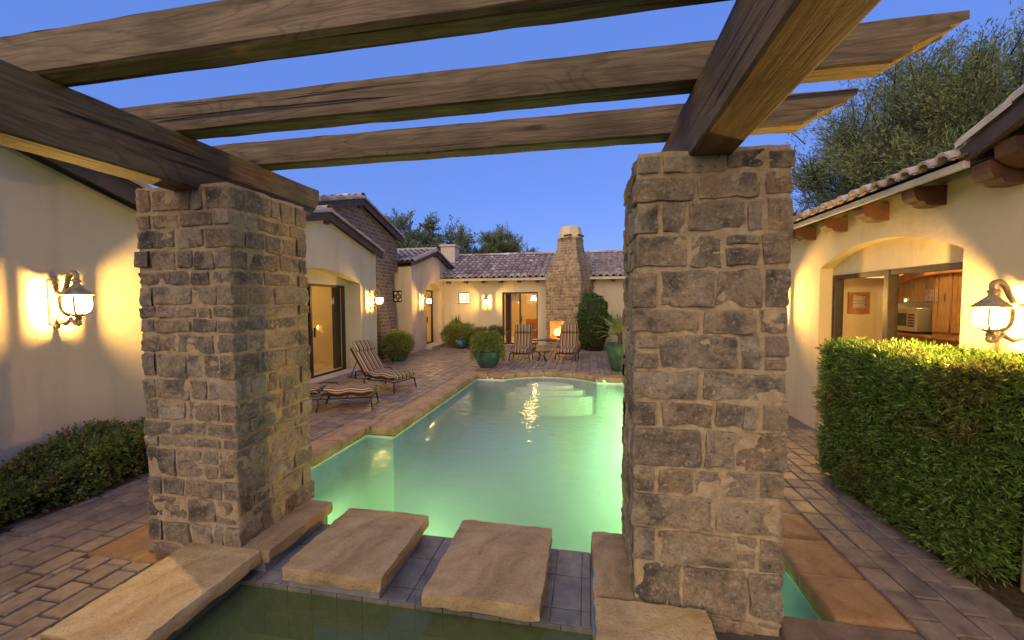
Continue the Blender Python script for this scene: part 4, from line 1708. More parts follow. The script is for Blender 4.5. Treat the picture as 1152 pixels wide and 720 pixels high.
# ------------------------------------------------------------------ wall lanterns
def make_lantern():
    """origin on the wall at lamp height, projecting along +x"""
    root = empty('wall_lantern', (0, 0, 0), 'lantern', 'lantern', 'lit wall lanterns')
    c = .25
    lm = MAT['lamp_metal']
    kw = dict(loc=(0, 0, 0))
    m = MB()
    m.box((.0, -.045, -.17), (.018, .045, .2), 0, .008)
    m.box((.018, -.03, -.14), (.028, .03, .17), 0, .006)
    m.lathe([(.012, -.02), (.02, 0), (.012, .02)], (.02, 0, .215), 10)
    m.lathe([(.012, -.02), (.02, 0), (.012, .02)], (.02, 0, -.185), 10)
    m.build('backplate', lm, root, **kw)
    m = MB()
    # upper arm: S-scroll from the plate over the roof
    pts = [(.02, 0, .1)]
    for i in range(9):
        t = i / 8
        pts.append((.05 + .12 * t, 0, .1 - .03 * math.sin(PI * t) + .13 * t * t))
    for i in range(1, 15):
        a = PI - i * .36
        rr = .045 * (1 - i * .03)
        pts.append((.222 + rr * math.cos(a), 0, .225 + rr * math.sin(a)))
    m.tube(pts, [.012 + .008 * math.sin(PI * i / (len(pts) - 1)) for i in range(len(pts))], 8)
    m.build('top_scroll', lm, root, True, **kw)
    m = MB()
    pts = [(.02, 0, -.11), (.06, 0, -.15), (.11, 0, -.165), (.155, 0, -.14), (.18, 0, -.11)]
    m.tube(pts, [.011, .015, .018, .015, .012], 8)
    pts = []
    for i in range(18):
        a = .8 + i * .4
        rr = .034 * (1 - i * .035)
        pts.append((c + rr * math.cos(a), 0, -.15 + rr * math.sin(a)))
    m.tube(pts, .013, 7)
    m.tube([(.17, 0, -.12), (.21, 0, -.165), (.25, 0, -.175)], .012, 7)
    m.lathe([(.05, .0), (.045, -.012), (.02, -.022), (.018, -.05), (.0, -.06)], (c, 0, -.083), 12)
    m.build('bottom_scroll', lm, root, True, **kw)
    m = MB()
    # square pyramid roof with a rolled brim
    prof = [(.076, .072), (.098, .078), (.1, .088), (.088, .1), (.06, .125), (.034, .15), (.022, .165), (.02, .18), (.03, .19), (.028, .2), (.012, .21)]
    m.lathe(prof, (c, 0, 0), 8, 0, 1)
    m.build('lamp_roof', lm, root, **kw)
    # bell-shaped glass, square in plan with rounded corners
    prof = [(.074, .07), (.076, .03), (.075, -.01), (.069, -.045), (.056, -.072), (.036, -.088)]
    m = MB()
    n = 24
    vs = []
    for r_, z in prof:
        for k in range(n):
            th = 2 * PI * k / n
            q = (abs(math.cos(th)) ** 4 + abs(math.sin(th)) ** 4) ** -.25
            vs.append((c + r_ * q * .97 * math.cos(th), r_ * q * .97 * math.sin(th), z))
    m.add(vs, [(i * n + k, i * n + (k + 1) % n, (i + 1) * n + (k + 1) % n, (i + 1) * n + k) for i in range(len(prof) - 1) for k in range(n)])
    m.build('lamp_glass', MAT['lamp_glass'], root, True, **kw)
    m = MB()
    for sx, sy in ((1, 1), (1, -1), (-1, 1), (-1, -1)):
        pts = [(c + sx * r_ * .86 * 1.0, sy * r_ * .86, z) for r_, z in prof]
        m.tube(pts, .006 if sx > 0 else .021, 6)  # back posts thickened to block light and leave dark gaps on the wall
    for sx, sy in ((0, 1), (0, -1), (1, 0)):
        pts = [(c + sx * (r_ + .002), sy * (r_ + .002), z) for r_, z in prof]
        m.tube(pts, .0032, 6)
    m.build('lamp_frame', lm, root, True, **kw)
    m = MB()
    m.lathe([(.01, -.064), (.058, -.062), (.06, -.058), (.01, -.056)], (c, 0, 0), 16)  # added disc, blocks downward light to shape the glow on the wall
    m.build('light_block_disc', MAT['trim'], root, True, **kw)
    return root


LAMP_COL = (1, .57, .135)
L0 = make_lantern()
lant = [((-4.7, 2.80, 1.55), 0, 'lit lantern on the plain stucco wall above the low hedge', 9.5),
        ((-5.2, 9.0, 1.6), 0, 'lit lantern beside the arched sliding door, above the round green shrub', 4.5),
        ((-5.3, 12.35, 1.6), 0, 'lit lantern beside the arched entry doorway', 4.2),
        ((-3.62, 14.4, 1.58), -PI / 2, 'lit lantern on the far hall between its small window and sliding door', 4.5),
        ((2.72, 3.05, 1.44), PI, 'large lit lantern over the tall hedge beside the kitchen window', 13),
        ((2.72, 6.3, 1.55), PI, 'lit lantern half hidden behind the pillar nearer the tall hedge', 10)]
for i, (loc, rz, lab, pw) in enumerate(lant):
    if i == 0:
        o = L0
        o.location = loc
        o.rotation_euler = (0, 0, rz)
        o['label'] = lab
    else:
        o = copy_thing(L0, loc, rz, lab)
    sc = .86 if i == 4 else 1.06 if i == 0 else 1.0
    o.scale = (sc, sc, sc)
    d = Vector((math.cos(rz), math.sin(rz), 0)) * .25 * sc
    light('lantern_light', 'POINT', Vector(loc) + d + Vector((0, 0, -.01)), pw * 36, LAMP_COL, radius=.022)


# ------------------------------------------------------------------ leaves
def leaves_mesh(name, P, Dv, L, W, mat, parent=None, fold=.25, seed=0, loc=(0, 0, 0), droop=0.0):
    """P points, Dv directions, L lengths, W widths as numpy arrays: one folded blade each"""
    rs = np.random.RandomState(seed)
    n = len(P)
    Dv = Dv / (np.linalg.norm(Dv, axis=1, keepdims=True) + 1e-9)
    rv = rs.normal(size=(n, 3))
    S = np.cross(Dv, rv)
    S /= (np.linalg.norm(S, axis=1, keepdims=True) + 1e-9)
    U = np.cross(S, Dv)
    L = L[:, None]
    W = W[:, None]
    b = P
    mid = P + Dv * L * .45
    tip = P + Dv * L - np.array([0, 0, 1.0]) * L * droop
    l = mid + S * W * .5 + U * W * fold
    r = mid - S * W * .5 + U * W * fold
    V = np.stack([b, l, tip, r], 1).reshape(-1, 3) - np.array(loc)
    base = np.arange(n)[:, None] * 4
    F = np.concatenate([base + np.array([[0, 1, 2]]), base + np.array([[0, 2, 3]])], 1).reshape(-1, 3)
    me = bpy.data.meshes.new(name)
    me.vertices.add(len(V))
    me.vertices.foreach_set('co', V.astype(np.float32).ravel())
    me.loops.add(F.size)
    me.loops.foreach_set('vertex_index', F.ravel().astype(np.int32))
    me.polygons.add(len(F))
    me.polygons.foreach_set('loop_start', (np.arange(len(F)) * 3).astype(np.int32))
    me.polygons.foreach_set('loop_total', np.full(len(F), 3, np.int32))
    me.materials.append(mat)
    me.update(calc_edges=True)
    me.validate()
    o = link(bpy.data.objects.new(name, me))
    if parent is not None:
        o.parent = parent
    else:
        o.location = loc
    return o


def npnoise(P, s, seed):
    return np.array([noise.noise(Vector((p[0] * s + seed, p[1] * s - seed, p[2] * s + seed * 2))) for p in P])


def box_leaves(x0, y0, z0, x1, y1, z1, n, Lr, Wr, seed, bulge=.06, fs=4.0, cam=None):
    rs = np.random.RandomState(seed)
    lx, ly, lz = x1 - x0, y1 - y0, z1 - z0
    areas = np.array([ly * lz, ly * lz, lx * lz, lx * lz, lx * ly])
    f = rs.choice(5, n, p=areas / areas.sum())
    u, v = rs.rand(n), rs.rand(n)
    P = np.zeros((n, 3))
    N = np.zeros((n, 3))
    for k in range(5):
        s = f == k
        if k < 2:
            P[s] = np.stack([np.full(s.sum(), x0 if k == 0 else x1), y0 + u[s] * ly, z0 + v[s] * lz], 1)
            N[s] = (-1 if k == 0 else 1, 0, 0)
        elif k < 4:
            P[s] = np.stack([x0 + u[s] * lx, np.full(s.sum(), y0 if k == 2 else y1), z0 + v[s] * lz], 1)
            N[s] = (0, -1 if k == 2 else 1, 0)
        else:
            P[s] = np.stack([x0 + u[s] * lx, y0 + v[s] * ly, np.full(s.sum(), z1)], 1)
            N[s] = (0, 0, 1)
    # round off edges
    C = np.array([(x0 + x1) / 2, (y0 + y1) / 2, (z0 + z1) / 2])
    H = np.array([lx / 2, ly / 2, lz / 2])
    r = min(lx, ly, lz) * .16
    Q = np.clip(P - C, -(H - r), H - r)
    Q[:, 2] = np.where((P - C)[:, 2] < 0, (P - C)[:, 2], Q[:, 2])
    dd = (P - C) - Q
    ln = np.linalg.norm(dd, axis=1, keepdims=True)
    P = C + Q + dd / (ln + 1e-9) * np.minimum(ln, r)
    N = np.where(ln > 1e-6, dd / (ln + 1e-9), N)
    nn = npnoise(P, fs, seed)
    n2 = npnoise(P, fs * 3, seed + 5)
    depth = rs.rand(n) ** 1.6 * .12
    P = P + N * (bulge * (nn + .5 * n2))[:, None] - N * depth[:, None]
    keep = (nn + n2 * .8 > -.55) | (rs.rand(n) < .35)
    D = N * .7 + rs.normal(size=(n, 3)) * .6 + np.array([0, 0, .35])
    L = rs.uniform(Lr[0], Lr[1], n)
    W = rs.uniform(Wr[0], Wr[1], n)
    return P[keep], D[keep], L[keep], W[keep]


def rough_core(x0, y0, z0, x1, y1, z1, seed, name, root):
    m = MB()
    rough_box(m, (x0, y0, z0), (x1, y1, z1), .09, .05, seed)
    return m.build(name, MAT['core'], root, True, loc=(0, 0, 0))  # solid near-black core, painted as the shade between the leaves


def sprigs(P, D, L, W, k, twig, seed):
    rs = np.random.RandomState(seed)
    D = D / (np.linalg.norm(D, axis=1, keepdims=True) + 1e-9)
    PP, DD, LL, WW = [], [], [], []
    for i in range(k):
        t = i / (k - 1)
        r = rs.normal(size=D.shape)
        r -= D * (r * D).sum(1, keepdims=True)
        r /= np.linalg.norm(r, axis=1, keepdims=True)
        PP.append(P + D * (twig * t * (L / L.mean()))[:, None])
        DD.append(D * (.45 + .6 * t) + r * (.9 - .5 * t) + np.array([0, 0, -.1]))
        LL.append(L * (1.05 - .35 * t) * rs.uniform(.75, 1.15, len(L)))
        WW.append(W)
    return np.concatenate(PP), np.concatenate(DD), np.concatenate(LL), np.concatenate(WW)


# tall clipped hedge on the right
root = empty('clipped_hedge', (0, 0, 0), 'tall clipped hedge of narrow green leaves below the kitchen window', 'hedge')
P, Dv, L, W = box_leaves(2.06, 2.58, .04, 2.62, 4.02, 1.17, 19000, (.03, .055), (.007, .011), 5, .035, 5)
P, Dv, L, W = sprigs(P, Dv, L, W, 8, .058, 3)
leaves_mesh('foliage', P, Dv, L, W, MAT['leaf_hedge'], root, .2, 5)
rough_core(2.17, 2.70, .0, 2.55, 3.92, 1.08, 4, 'shade_core', root)
rs = np.random.RandomState(9)
# low boxwood hedge on the left
root = empty('boxwood_hedge', (0, 0, 0), 'low bushy boxwood hedge along the plain stucco wall', 'hedge')
P, Dv, L, W = box_leaves(-4.62, .6, .02, -3.93, 3.5, .27, 9000, (.026, .046), (.013, .021), 15, .09, 3.0)
P, Dv, L, W = sprigs(P, Dv, L, W, 6, .05, 4)
hump = np.clip((P[:, 1] - 2.4) * .35, -.06, .09) + .05 * np.sin(P[:, 1] * 5)
P[:, 2] += np.clip(P[:, 2], 0, .4) / .4 * hump
leaves_mesh('foliage', P, Dv, L, W, MAT['leaf_box'], root, .15, 6)
rough_core(-4.55, .7, 0, -4.03, 3.3, .14, 8, 'shade_core', root)


# ------------------------------------------------------------------ trees
def tree(name, base, height, crown_c, crown_r, n_leaf, Lr, Wr, mat, label, seed, wispy=0.0, trunk_r=.16, limbs=7, depth=4, group='trees beyond the roofs'):
    r2 = random.Random(seed)
    rs = np.random.RandomState(seed)
    root = empty(name, base, label, 'tree', group)
    B = Vector(base)
    C = Vector(crown_c)
    CR = Vector(crown_r)
    m = MB()
    tips = []

    ncl = limbs
    centres = []
    for i in range(ncl * 40):
        p = Vector([r2.uniform(-1, 1) for _ in range(3)])
        if p.length > 1 or p.z < -.75:
            continue
        p = p * (.45 + .55 * p.length ** .5) if p.length > .2 else p
        if all((p - q).length > .24 for q in centres):
            centres.append(p)
        if len(centres) >= ncl:
            break
    fork = B + Vector(((C.x - B.x) * .3, (C.y - B.y) * .3, max(.5, (C.z - B.z) * .5)))
    m.tube([B, B + (fork - B) * .5 + Vector((.08, 0, 0)), fork], [trunk_r, trunk_r * .8, trunk_r * .7], 8, 0, False)
    Ps, Ds = [], []
    per = n_leaf // len(centres)
    mains = []
    for k in range(5):
        a = k * 2 * PI / 5 + r2.uniform(-.4, .4)
        e = C + Vector((math.cos(a) * CR.x * .4, math.sin(a) * CR.y * .4, r2.uniform(-.2, .35) * CR.z))
        md = (fork + e) / 2 + Vector((r2.uniform(-.3, .3), r2.uniform(-.3, .3), -.15))
        m.tube([fork, md, e], [trunk_r * .6, trunk_r * .42, trunk_r * .25], 6, 0, False)
        mains += [md, e]
    for p in centres:
        c = C + Vector((p.x * CR.x, p.y * CR.y, p.z * CR.z))
        st = min(mains, key=lambda q: (q - c).length)
        md = (st + c) / 2 + Vector((r2.uniform(-.25, .25), r2.uniform(-.25, .25), r2.uniform(-.2, .1)))
        m.tube([st, md, c], [trunk_r * .22, trunk_r * .14, trunk_r * .07], 5, 0, False)
        # twigs with strings of leaves
        nt = 16
        sz = .30 * (CR.x + CR.z) / 2 * r2.uniform(.75, 1.25)
        for q in range(nt):
            d = Vector([r2.gauss(0, 1) for _ in range(3)]).normalized()
            d = (d + Vector((p.x, p.y, p.z)) * .6 + Vector((0, 0, .25 + wispy))).normalized()
            L = sz * r2.uniform(.6, 1.3)
            st2 = c + Vector([r2.gauss(0, 1) for _ in range(3)]) * sz * .22
            e = st2 + d * L
            m.tube([st2, (st2 + e) / 2 + Vector((0, 0, -.04)), e], [.016, .01, .004], 3, 0, False)
            k = per // nt
            t = rs.rand(k) ** .8
            pos = np.array(st2) + np.outer(t, np.array(d * L)) + rs.normal(size=(k, 3)) * sz * .10
            Ps.append(pos)
            Ds.append(np.tile(np.array(d), (k, 1)) * (.5 + wispy) + rs.normal(size=(k, 3)) * .6)
    m.build('trunk', MAT['bark'], root, True)
    P = np.concatenate(Ps)
    D = np.concatenate(Ds)
    n_leaf = len(P)
    leaves_mesh('crown', P - np.array(B), D, rs.uniform(*Lr, n_leaf), rs.uniform(*Wr, n_leaf), mat, root, .15, seed)
    return root


tree('mesquite_tree', (8.6, 10.2, 0), 5.6, (8.1, 9.8, 3.7), (3.4, 3.0, 2.4), 270000, (.055, .12), (.015, .025), MAT['leaf_tree'], 'large feathery mesquite tree over the kitchen wing roof', 5, .6, .22, 150)
tree('broadleaf_tree', (-9.2, 21.2, 0), 5.4, (-8.9, 20.8, 4.1), (2.6, 2.2, 1.75), 30000, (.1, .18), (.05, .085), MAT['leaf_dark'], 'dark bushy tree showing above the entry wing roof', 12, .2, .18, 60)
tree('palo_verde_tree', (-5.3, 23.6, 0), 4.4, (-5.2, 23.4, 4.3), (2.0, 1.8, 1.35), 26000, (.12, .24), (.018, .03), MAT['leaf_tree'], 'wispy upright tree above the far hall roof, left of the stone chimney', 23, .9, .12, 50)


# ------------------------------------------------------------------ chimney with the fireplace
root = empty('outdoor_fireplace', (-.62, 14.0, 0), 'tapered stone chimney with a burning outdoor fireplace at the far end of the courtyard', 'fireplace')
rot = R(-24)


def chim_scale(z):
    if z < 2.45:
        return 1.0
    t = min(1, (z - 2.45) / 1.2)
    return 1 - .47 * math.sin(t * PI / 2) ** 1.2


def warp(v):
    x, y, z = v
    s = chim_scale(z)
    x, y = x * s, y * s
    return (-.58 + x * math.cos(rot) - y * math.sin(rot), 14.2 + x * math.sin(rot) + y * math.cos(rot), z)


CW, CD = 1.30, 1.12
m = MB()
coursed_box(m, CW, CD, -.02, 3.74, 77, .07, .125, .10, .26, .08, .010, .012, .008, 2, .012)
# leave the firebox opening clear
FB = (-.50, .06, .30, .92)
keep_f = []
for f in m.f:
    c = sum((Vector(m.v[i]) for i in f), Vector()) / len(f)
    if c.y < -CD / 2 + .13 and FB[0] < c.x < FB[1] and FB[2] < c.z < FB[3]:
        continue
    keep_f.append(f)
m.f = keep_f
m.mi = [0] * len(keep_f)
m.v = [warp(v) for v in m.v]
m.build('stonework', MAT['far_stone'], root, True, angle=50)
m = MB()
core = MB()
zs = [-.02, .3, .92, 2.45, 2.6, 2.8, 3.0, 3.2, 3.4, 3.6, 3.74]
ring = [(-CW / 2 + .01, -CD / 2 + .01), (CW / 2 - .01, -CD / 2 + .01), (CW / 2 - .01, CD / 2 - .01), (-CW / 2 + .01, CD / 2 - .01)]
for i in range(len(zs) - 1):
    for k in range(4):
        a, b = ring[k], ring[(k + 1) % 4]
        if k == 0 and i == 1:
            for xa, xb in ((a[0], FB[0]), (FB[1], b[0])):
                core.add([(xa, a[1], zs[i]), (xb, a[1], zs[i]), (xb, a[1], zs[i + 1]), (xa, a[1], zs[i + 1])], [(0, 1, 2, 3)])
            continue
        core.add([(*a, zs[i]), (*b, zs[i]), (*b, zs[i + 1]), (*a, zs[i + 1])], [(0, 1, 2, 3)])
core.add([(*p, zs[-1]) for p in ring], [(0, 1, 2, 3)])
core.v = [warp(v) for v in core.v]
core.build('mortar', MAT['far_mortar'], root)
m = MB()
m.lathe([(.39, 3.74), (.40, 3.78), (.33, 4.1), (.30, 4.14)], (0, 0, 0), 8, 0, 1)
ca, sa = math.cos(rot), math.sin(rot)
m.v = [(-.58 + x * ca - y * sa, 14.2 + x * sa + y * ca, z) for x, y, z in m.v]
m.build('chimney_cap', MAT['stucco_right'], root)
m = MB()
m.box((-.03, -.45, 3.78), (.22, -.35, 3.83))
m.box((.34, -.2, 3.79), (.42, .2, 3.84))
m.v = [(-.58 + x * ca - y * sa, 14.2 + x * sa + y * ca, z) for x, y, z in m.v]
m.build('vent_slot', MAT['iron'], root)
m = MB()
y0 = -CD / 2 + .01
room(m, FB[0], y0, FB[2], FB[1], y0 + .45, FB[3], ('-y',))
m.v = [warp(v) for v in m.v]
m.build('firebox', MAT['firebrick'], root)
m = MB()
for lx, ly, ln in ((-.3, .16, .38), (-.25, .24, .3), (-.22, .2, .28)):
    zz = FB[2] + (.05 if lx != -.22 else .13)
    m.tube([(lx, y0 + ly, zz), (lx + ln, y0 + ly + .03, zz + .01)], .04, 8)
m.v = [warp(v) for v in m.v]
m.build('log', MAT['soot'], root, True)
m = MB()
r2 = random.Random(3)
for k in range(9):
    fx = FB[0] + .1 + .035 * k + r2.uniform(-.02, .02)
    h = r2.uniform(.16, .34) * (1.2 if k > 4 else .8)
    fy = y0 + .2 + r2.uniform(-.05, .05)
    pts = [(fx + .02 * math.sin(i * 1.2 + k), fy, FB[2] + .1 + h * i / 7) for i in range(8)]
    m.tube(pts, [.012, .03, .036, .033, .026, .018, .01, .002], 8)
m.v = [warp(v) for v in m.v]
m.build('flame', MAT['flame'], root, True)
fl = warp((-.15, y0 + .2, .62))
light('fire_light', 'POINT', fl, 20, (1, .45, .12), radius=.08)


# ------------------------------------------------------------------ furniture
def cushion_strip(m, path, w0, w1, th):
    """padded strip following path (x,z) points with rounded sides, width from y w0 to w1"""
    n = len(path)
    prof = []
    k = 8
    sec = []
    wd = w1 - w0
    for i in range(k + 1):
        t = i / k
        sec.append((w0 + wd * t, (1 - abs(2 * t - 1) ** 5) * .5 * th + .1 * th))
    vs = []
    for i, (x, z) in enumerate(path):
        a = path[max(i - 1, 0)]
        b = path[min(i + 1, n - 1)]
        d = Vector((b[0] - a[0], b[1] - a[1])).normalized()
        nrm = Vector((-d.y, d.x))
        if nrm.y < 0 and abs(nrm.y) > .3:
            nrm = -nrm
        puff = 1.0
        e = min(i, n - 1 - i)
        sc = .55 if e == 0 else 1.0
        for (y, h) in sec:
            hh = h * sc * (1 + .05 * math.sin(i * 2.1))
            vs.append((x + nrm.x * hh, y, z + nrm.y * hh))
        for (y, h) in reversed(sec):
            vs.append((x - nrm.x * h * sc * .6, y, z - nrm.y * h * sc * .6))
    q = 2 * (k + 1)
    fs = [(i * q + j, i * q + (j + 1) % q, (i + 1) * q + (j + 1) % q, (i + 1) * q + j) for i in range(n - 1) for j in range(q)]
    fs += [tuple(range(q)), tuple(range((n - 1) * q, n * q))]
    m.add(vs, fs)


def chaise(label, loc, rz, back_deg, group, seat_len=.72, name='chaise_lounge', cat='lounger'):
    """foot end at origin, head towards -x"""
    root = empty(name, loc, label, cat, group, rz)
    kw = dict(loc=(0, 0, 0))
    W = .255
    SZ = .185
    b = R(back_deg)
    hinge = (-seat_len, SZ + .03)
    bl = .62
    seat = [(0.01 - seat_len * i / 14, SZ + .055 + .012 * math.cos(i)) for i in range(15)]
    m = MB()
    cushion_strip(m, seat, -W, W, .135)
    m.build('seat_cushion', MAT['stripe'], root, True, **kw)
    m = MB()
    back = [(hinge[0] - .02 - bl * i / 12 * math.cos(b) - .045 * math.sin(b) * -1, hinge[1] + .045 * math.cos(b) + bl * i / 12 * math.sin(b)) for i in range(13)]
    cushion_strip(m, back, -W, W, .105)
    m.build('back_cushion', MAT['stripe'], root, True, **kw)
    m = MB()
    tipx, tipz = hinge[0] - bl * math.cos(b), hinge[1] + bl * math.sin(b)
    hp = [(tipx + (.12 - .22 * i / 5) * math.cos(b) * 1 + .09 * math.sin(b), tipz - (.12 - .22 * i / 5) * math.sin(b) + .09 * math.cos(b)) for i in range(6)]
    cushion_strip(m, hp, -W * .92, W * .92, .07)
    m.build('head_pillow', MAT['stripe'], root, True, **kw)
    m = MB()
    for s in (-1, 1):
        m.tube([(0, s * W, SZ), (-seat_len - .45, s * W, SZ)], .011, 6)
        m.tube([(hinge[0], s * (W - .02), hinge[1]), (tipx, s * (W - .02), tipz)], .01, 6)
    for x in (0, -.36, -.72, -seat_len - .45):
        m.tube([(x, -W, SZ), (x, W, SZ)], .009, 6)
    for t in (.3, .65, 1):
        x, z = hinge[0] + (tipx - hinge[0]) * t, hinge[1] + (tipz - hinge[1]) * t
        m.tube([(x, -W + .02, z), (x, W - .02, z)], .008, 6)
    m.build('frame', MAT['iron'], root, True, **kw)
    for x in (-.02, -seat_len - .02):
        for s in (-1, 1):
            m = MB()
            m.tube([(x, s * W, SZ), (x + .012, s * (W + .012), SZ * .5), (x + (.03 if x > -.1 else -.02), s * (W + .02), .004)], .012, 6)
            m.build('leg', MAT['iron'], root, True, **kw)
    for s in (-1, 1):
        m = MB()
        x = -seat_len - .05
        m.tube([(x - .15, s * (W + .03), SZ), (x - .14, s * (W + .04), .30), (x, s * (W + .045), .325), (x + .16, s * (W + .04), .31), (x + .2, s * (W + .04), .27), (x + .2, s * (W + .035), SZ)], .011, 6)
        m.build('armrest', MAT['iron'], root, True, **kw)
    for s in (-1, 1):
      m = MB()
      m.tube([(hinge[0] - .3 * math.cos(b) * 1.2, s * (W - .03), hinge[1] + .3 * math.sin(b) * 1.2), (-seat_len - .4, s * (W - .03), SZ)], .008, 6)
      m.build('back_prop', MAT['iron'], root, True, **kw)
    return root


G1 = 'striped loungers beside the pool'
chaise('striped lounger lying flat, its head hidden behind the stone pillar', (-3.16, 5.56, 0), math.atan2(.36, .93), 8, G1)
chaise('striped lounger with a raised back, in front of the arched sliding door', (-3.16, 6.60, 0), math.atan2(-.30, .95), 52, G1)
G2 = 'striped patio chairs by the fireplace'
chaise('striped patio chair in front of the far sliding door', (-1.76, 10.42, 0), R(-92), 74, G2, .5, 'patio_chair', 'patio chair')
chaise('striped patio chair in front of the fireplace', (-.56, 10.62, 0), R(-97), 74, G2, .5, 'patio_chair', 'patio chair')


def side_table(loc, r_, h, label, rect_=False):
    root = empty('side_table', loc, label, 'table')
    kw = dict(loc=(0, 0, 0))
    m = MB()
    if rect_:
        m.box((-.5, -.28, h - .025), (.5, .28, h), 0, .008)
    else:
        m.lathe([(r_, h - .02), (r_ + .01, h - .01), (r_, h)], (0, 0, 0), 24)
    m.build('table_top', MAT['iron'], root, **kw)
    for k in range(4):
        a = PI / 4 + k * PI / 2
        x, y = (.42 * (1 if math.cos(a) > 0 else -1), .2 * (1 if math.sin(a) > 0 else -1)) if rect_ else (r_ * .75 * math.cos(a), r_ * .75 * math.sin(a))
        m = MB()
        m.tube([(x, y, h - .02), (x * .45, y * .45, h * .55), (x * 1.05, y * 1.05, .003)] if not rect_ else [(x, y, h - .02), (x * 1.02, y * 1.02, .003)], .012, 6)
        m.build('leg', MAT['iron'], root, True, **kw)
    return root


side_table((-1.17, 10.55, 0), .19, .27, 'small round iron table between the two patio chairs')
side_table((-1.15, 12.2, 0), .3, .42, 'rectangular iron table behind the patio chairs, near the fireplace', True)


# ------------------------------------------------------------------ pots and plants
def pot(root, prof, mat, name='pot'):
    m = MB()
    m.lathe(prof, (0, 0, 0), 28)
    return m.build(name, mat, root, True, loc=(0, 0, 0), angle=50)


def ball_leaves(C, Rr, n, Lr, Wr, seed, droop=0.0, hollow=.5):
    rs = np.random.RandomState(seed)
    D = rs.normal(size=(n, 3))
    D /= np.linalg.norm(D, axis=1, keepdims=True)
    rad_ = rs.uniform(hollow, 1, n) ** .6
    P = np.array(C) + D * np.array(Rr) * rad_[:, None]
    k = npnoise(P, 4.0, seed)
    P += D * (k * .38)[:, None] * np.array(Rr)
    Dv = D * .8 + rs.normal(size=(n, 3)) * .5 + np.array([0, 0, .5 - droop * 2])
    P[:, 2] = np.maximum(P[:, 2], .03)
    return P, Dv, rs.uniform(*Lr, n), rs.uniform(*Wr, n)


def blades(C, n, L, spread, seed, W=.012):
    rs = np.random.RandomState(seed)
    a = rs.rand(n) * 2 * PI
    t = rs.rand(n) ** .7 * spread
    D = np.stack([np.cos(a) * np.sin(t), np.sin(a) * np.sin(t), np.cos(t)], 1)
    P = np.array(C) + D * .02
    return P, D, rs.uniform(L * .7, L, n), np.full(n, W)


# round shrub in a low green pot
root = empty('potted_shrub', (-5.0, 10.05, 0), 'round yellow green shrub in a low green pot beside the arched sliding door', 'potted plant')
pot(root, [(.17, 0), (.24, .06), (.27, .18), (.285, .24), (.26, .24), (.24, .2), (.0, .19)], MAT['pot_green'])
P, Dv, L, W = ball_leaves((0, 0, .44), (.4, .4, .33), 5500, (.08, .15), (.01, .016), 31, .12)
leaves_mesh('foliage', P, Dv, L, W, MAT['leaf_green'], root, .2, 31)
# shrub with reeds behind a blue pot
root = empty('leafy_shrub', (-4.42, 13.5, 0), 'dense green shrub with upright reeds beside the arched entry doorway', 'shrub')
P, Dv, L, W = ball_leaves((0, 0, .42), (.56, .4, .42), 6000, (.08, .16), (.012, .018), 33)
leaves_mesh('foliage', P, Dv, L, W, MAT['leaf_green'], root, .2, 33)
P, Dv, L, W = blades((-.1, 0, .5), 60, .75, .35, 34, .018)
leaves_mesh('reed', P, Dv, L, W, MAT['leaf_ivy'], root, .2, 34)
root = empty('glazed_urn', (-4.2, 13.0, 0), 'small round blue glazed pot in front of the shrub with reeds', 'pot')
pot(root, [(.08, 0), (.17, .08), (.2, .18), (.16, .28), (.12, .31), (.14, .34), (.11, .34), (.1, .3), (.0, .2)], MAT['pot_blue'], 'urn_body')
# spiky plant in dark pot
root = empty('potted_grass', (-3.5, 13.2, 0), 'arching grassy plant in a dark footed bowl between the reeds and the agave', 'potted plant')
pot(root, [(.14, 0), (.07, .1), (.09, .25), (.26, .36), (.29, .45), (.26, .45), (.2, .38), (.0, .37)], MAT['pot_grey'])
P, Dv, L, W = blades((0, 0, .42), 420, .5, 1.25, 36, .016)
leaves_mesh('foliage', P, Dv, L, W, MAT['leaf_green'], root, .2, 36, droop=.25)
# agave on a grey pedestal pot
root = empty('potted_agave', (-2.75, 12.0, 0), 'spiky agave with a grassy head in a tall grey pot behind the trailing plant', 'potted plant')
pot(root, [(.12, 0), (.14, .1), (.2, .35), (.23, .48), (.2, .48), (.17, .42), (.0, .4)], MAT['pot_grey'])
P, Dv, L, W = blades((0, 0, .46), 70, .5, 1.2, 38, .06)
leaves_mesh('agave_leaf', P, Dv, L, W, MAT['leaf_agave'], root, .3, 38)
P, Dv, L, W = blades((.0, 0, .62), 300, .36, 1.3, 39, .015)
leaves_mesh('foliage', P, Dv, L, W, MAT['leaf_green'], root, .2, 39, droop=.2)
# trailing plant in a wide teal pot at the pool end
root = empty('potted_trailing_plant', (-2.35, 9.35, 0), 'bushy trailing plant spilling over a wide teal pot at the corner of the pool', 'potted plant')
pot(root, [(.18, 0), (.25, .1), (.33, .3), (.35, .38), (.32, .38), (.29, .32), (.0, .31)], MAT['pot_teal'])
P, Dv, L, W = ball_leaves((0, 0, .60), (.40, .40, .24), 5000, (.06, .13), (.01, .017), 41, .3)
s = (np.hypot(P[:, 0], P[:, 1]) < .3) & (P[:, 2] < .48)
leaves_mesh('foliage', P[~s], Dv[~s], L[~s], W[~s], MAT['leaf_green'], root, .2, 41, droop=.2)
rs = np.random.RandomState(42)
n = 1800
a = rs.rand(n) * 2 * PI
rr = rs.uniform(.33, .42, n)
a = np.where(np.sin(a) < -.55, a + PI, a)
P = np.stack([rr * np.cos(a), rr * np.sin(a), rs.uniform(.18, .52, n) - .05 * np.sin(a * 5)], 1)
Dv = np.stack([np.cos(a) * .4, np.sin(a) * .4, -np.ones(n)], 1) + rs.normal(size=(n, 3)) * .4
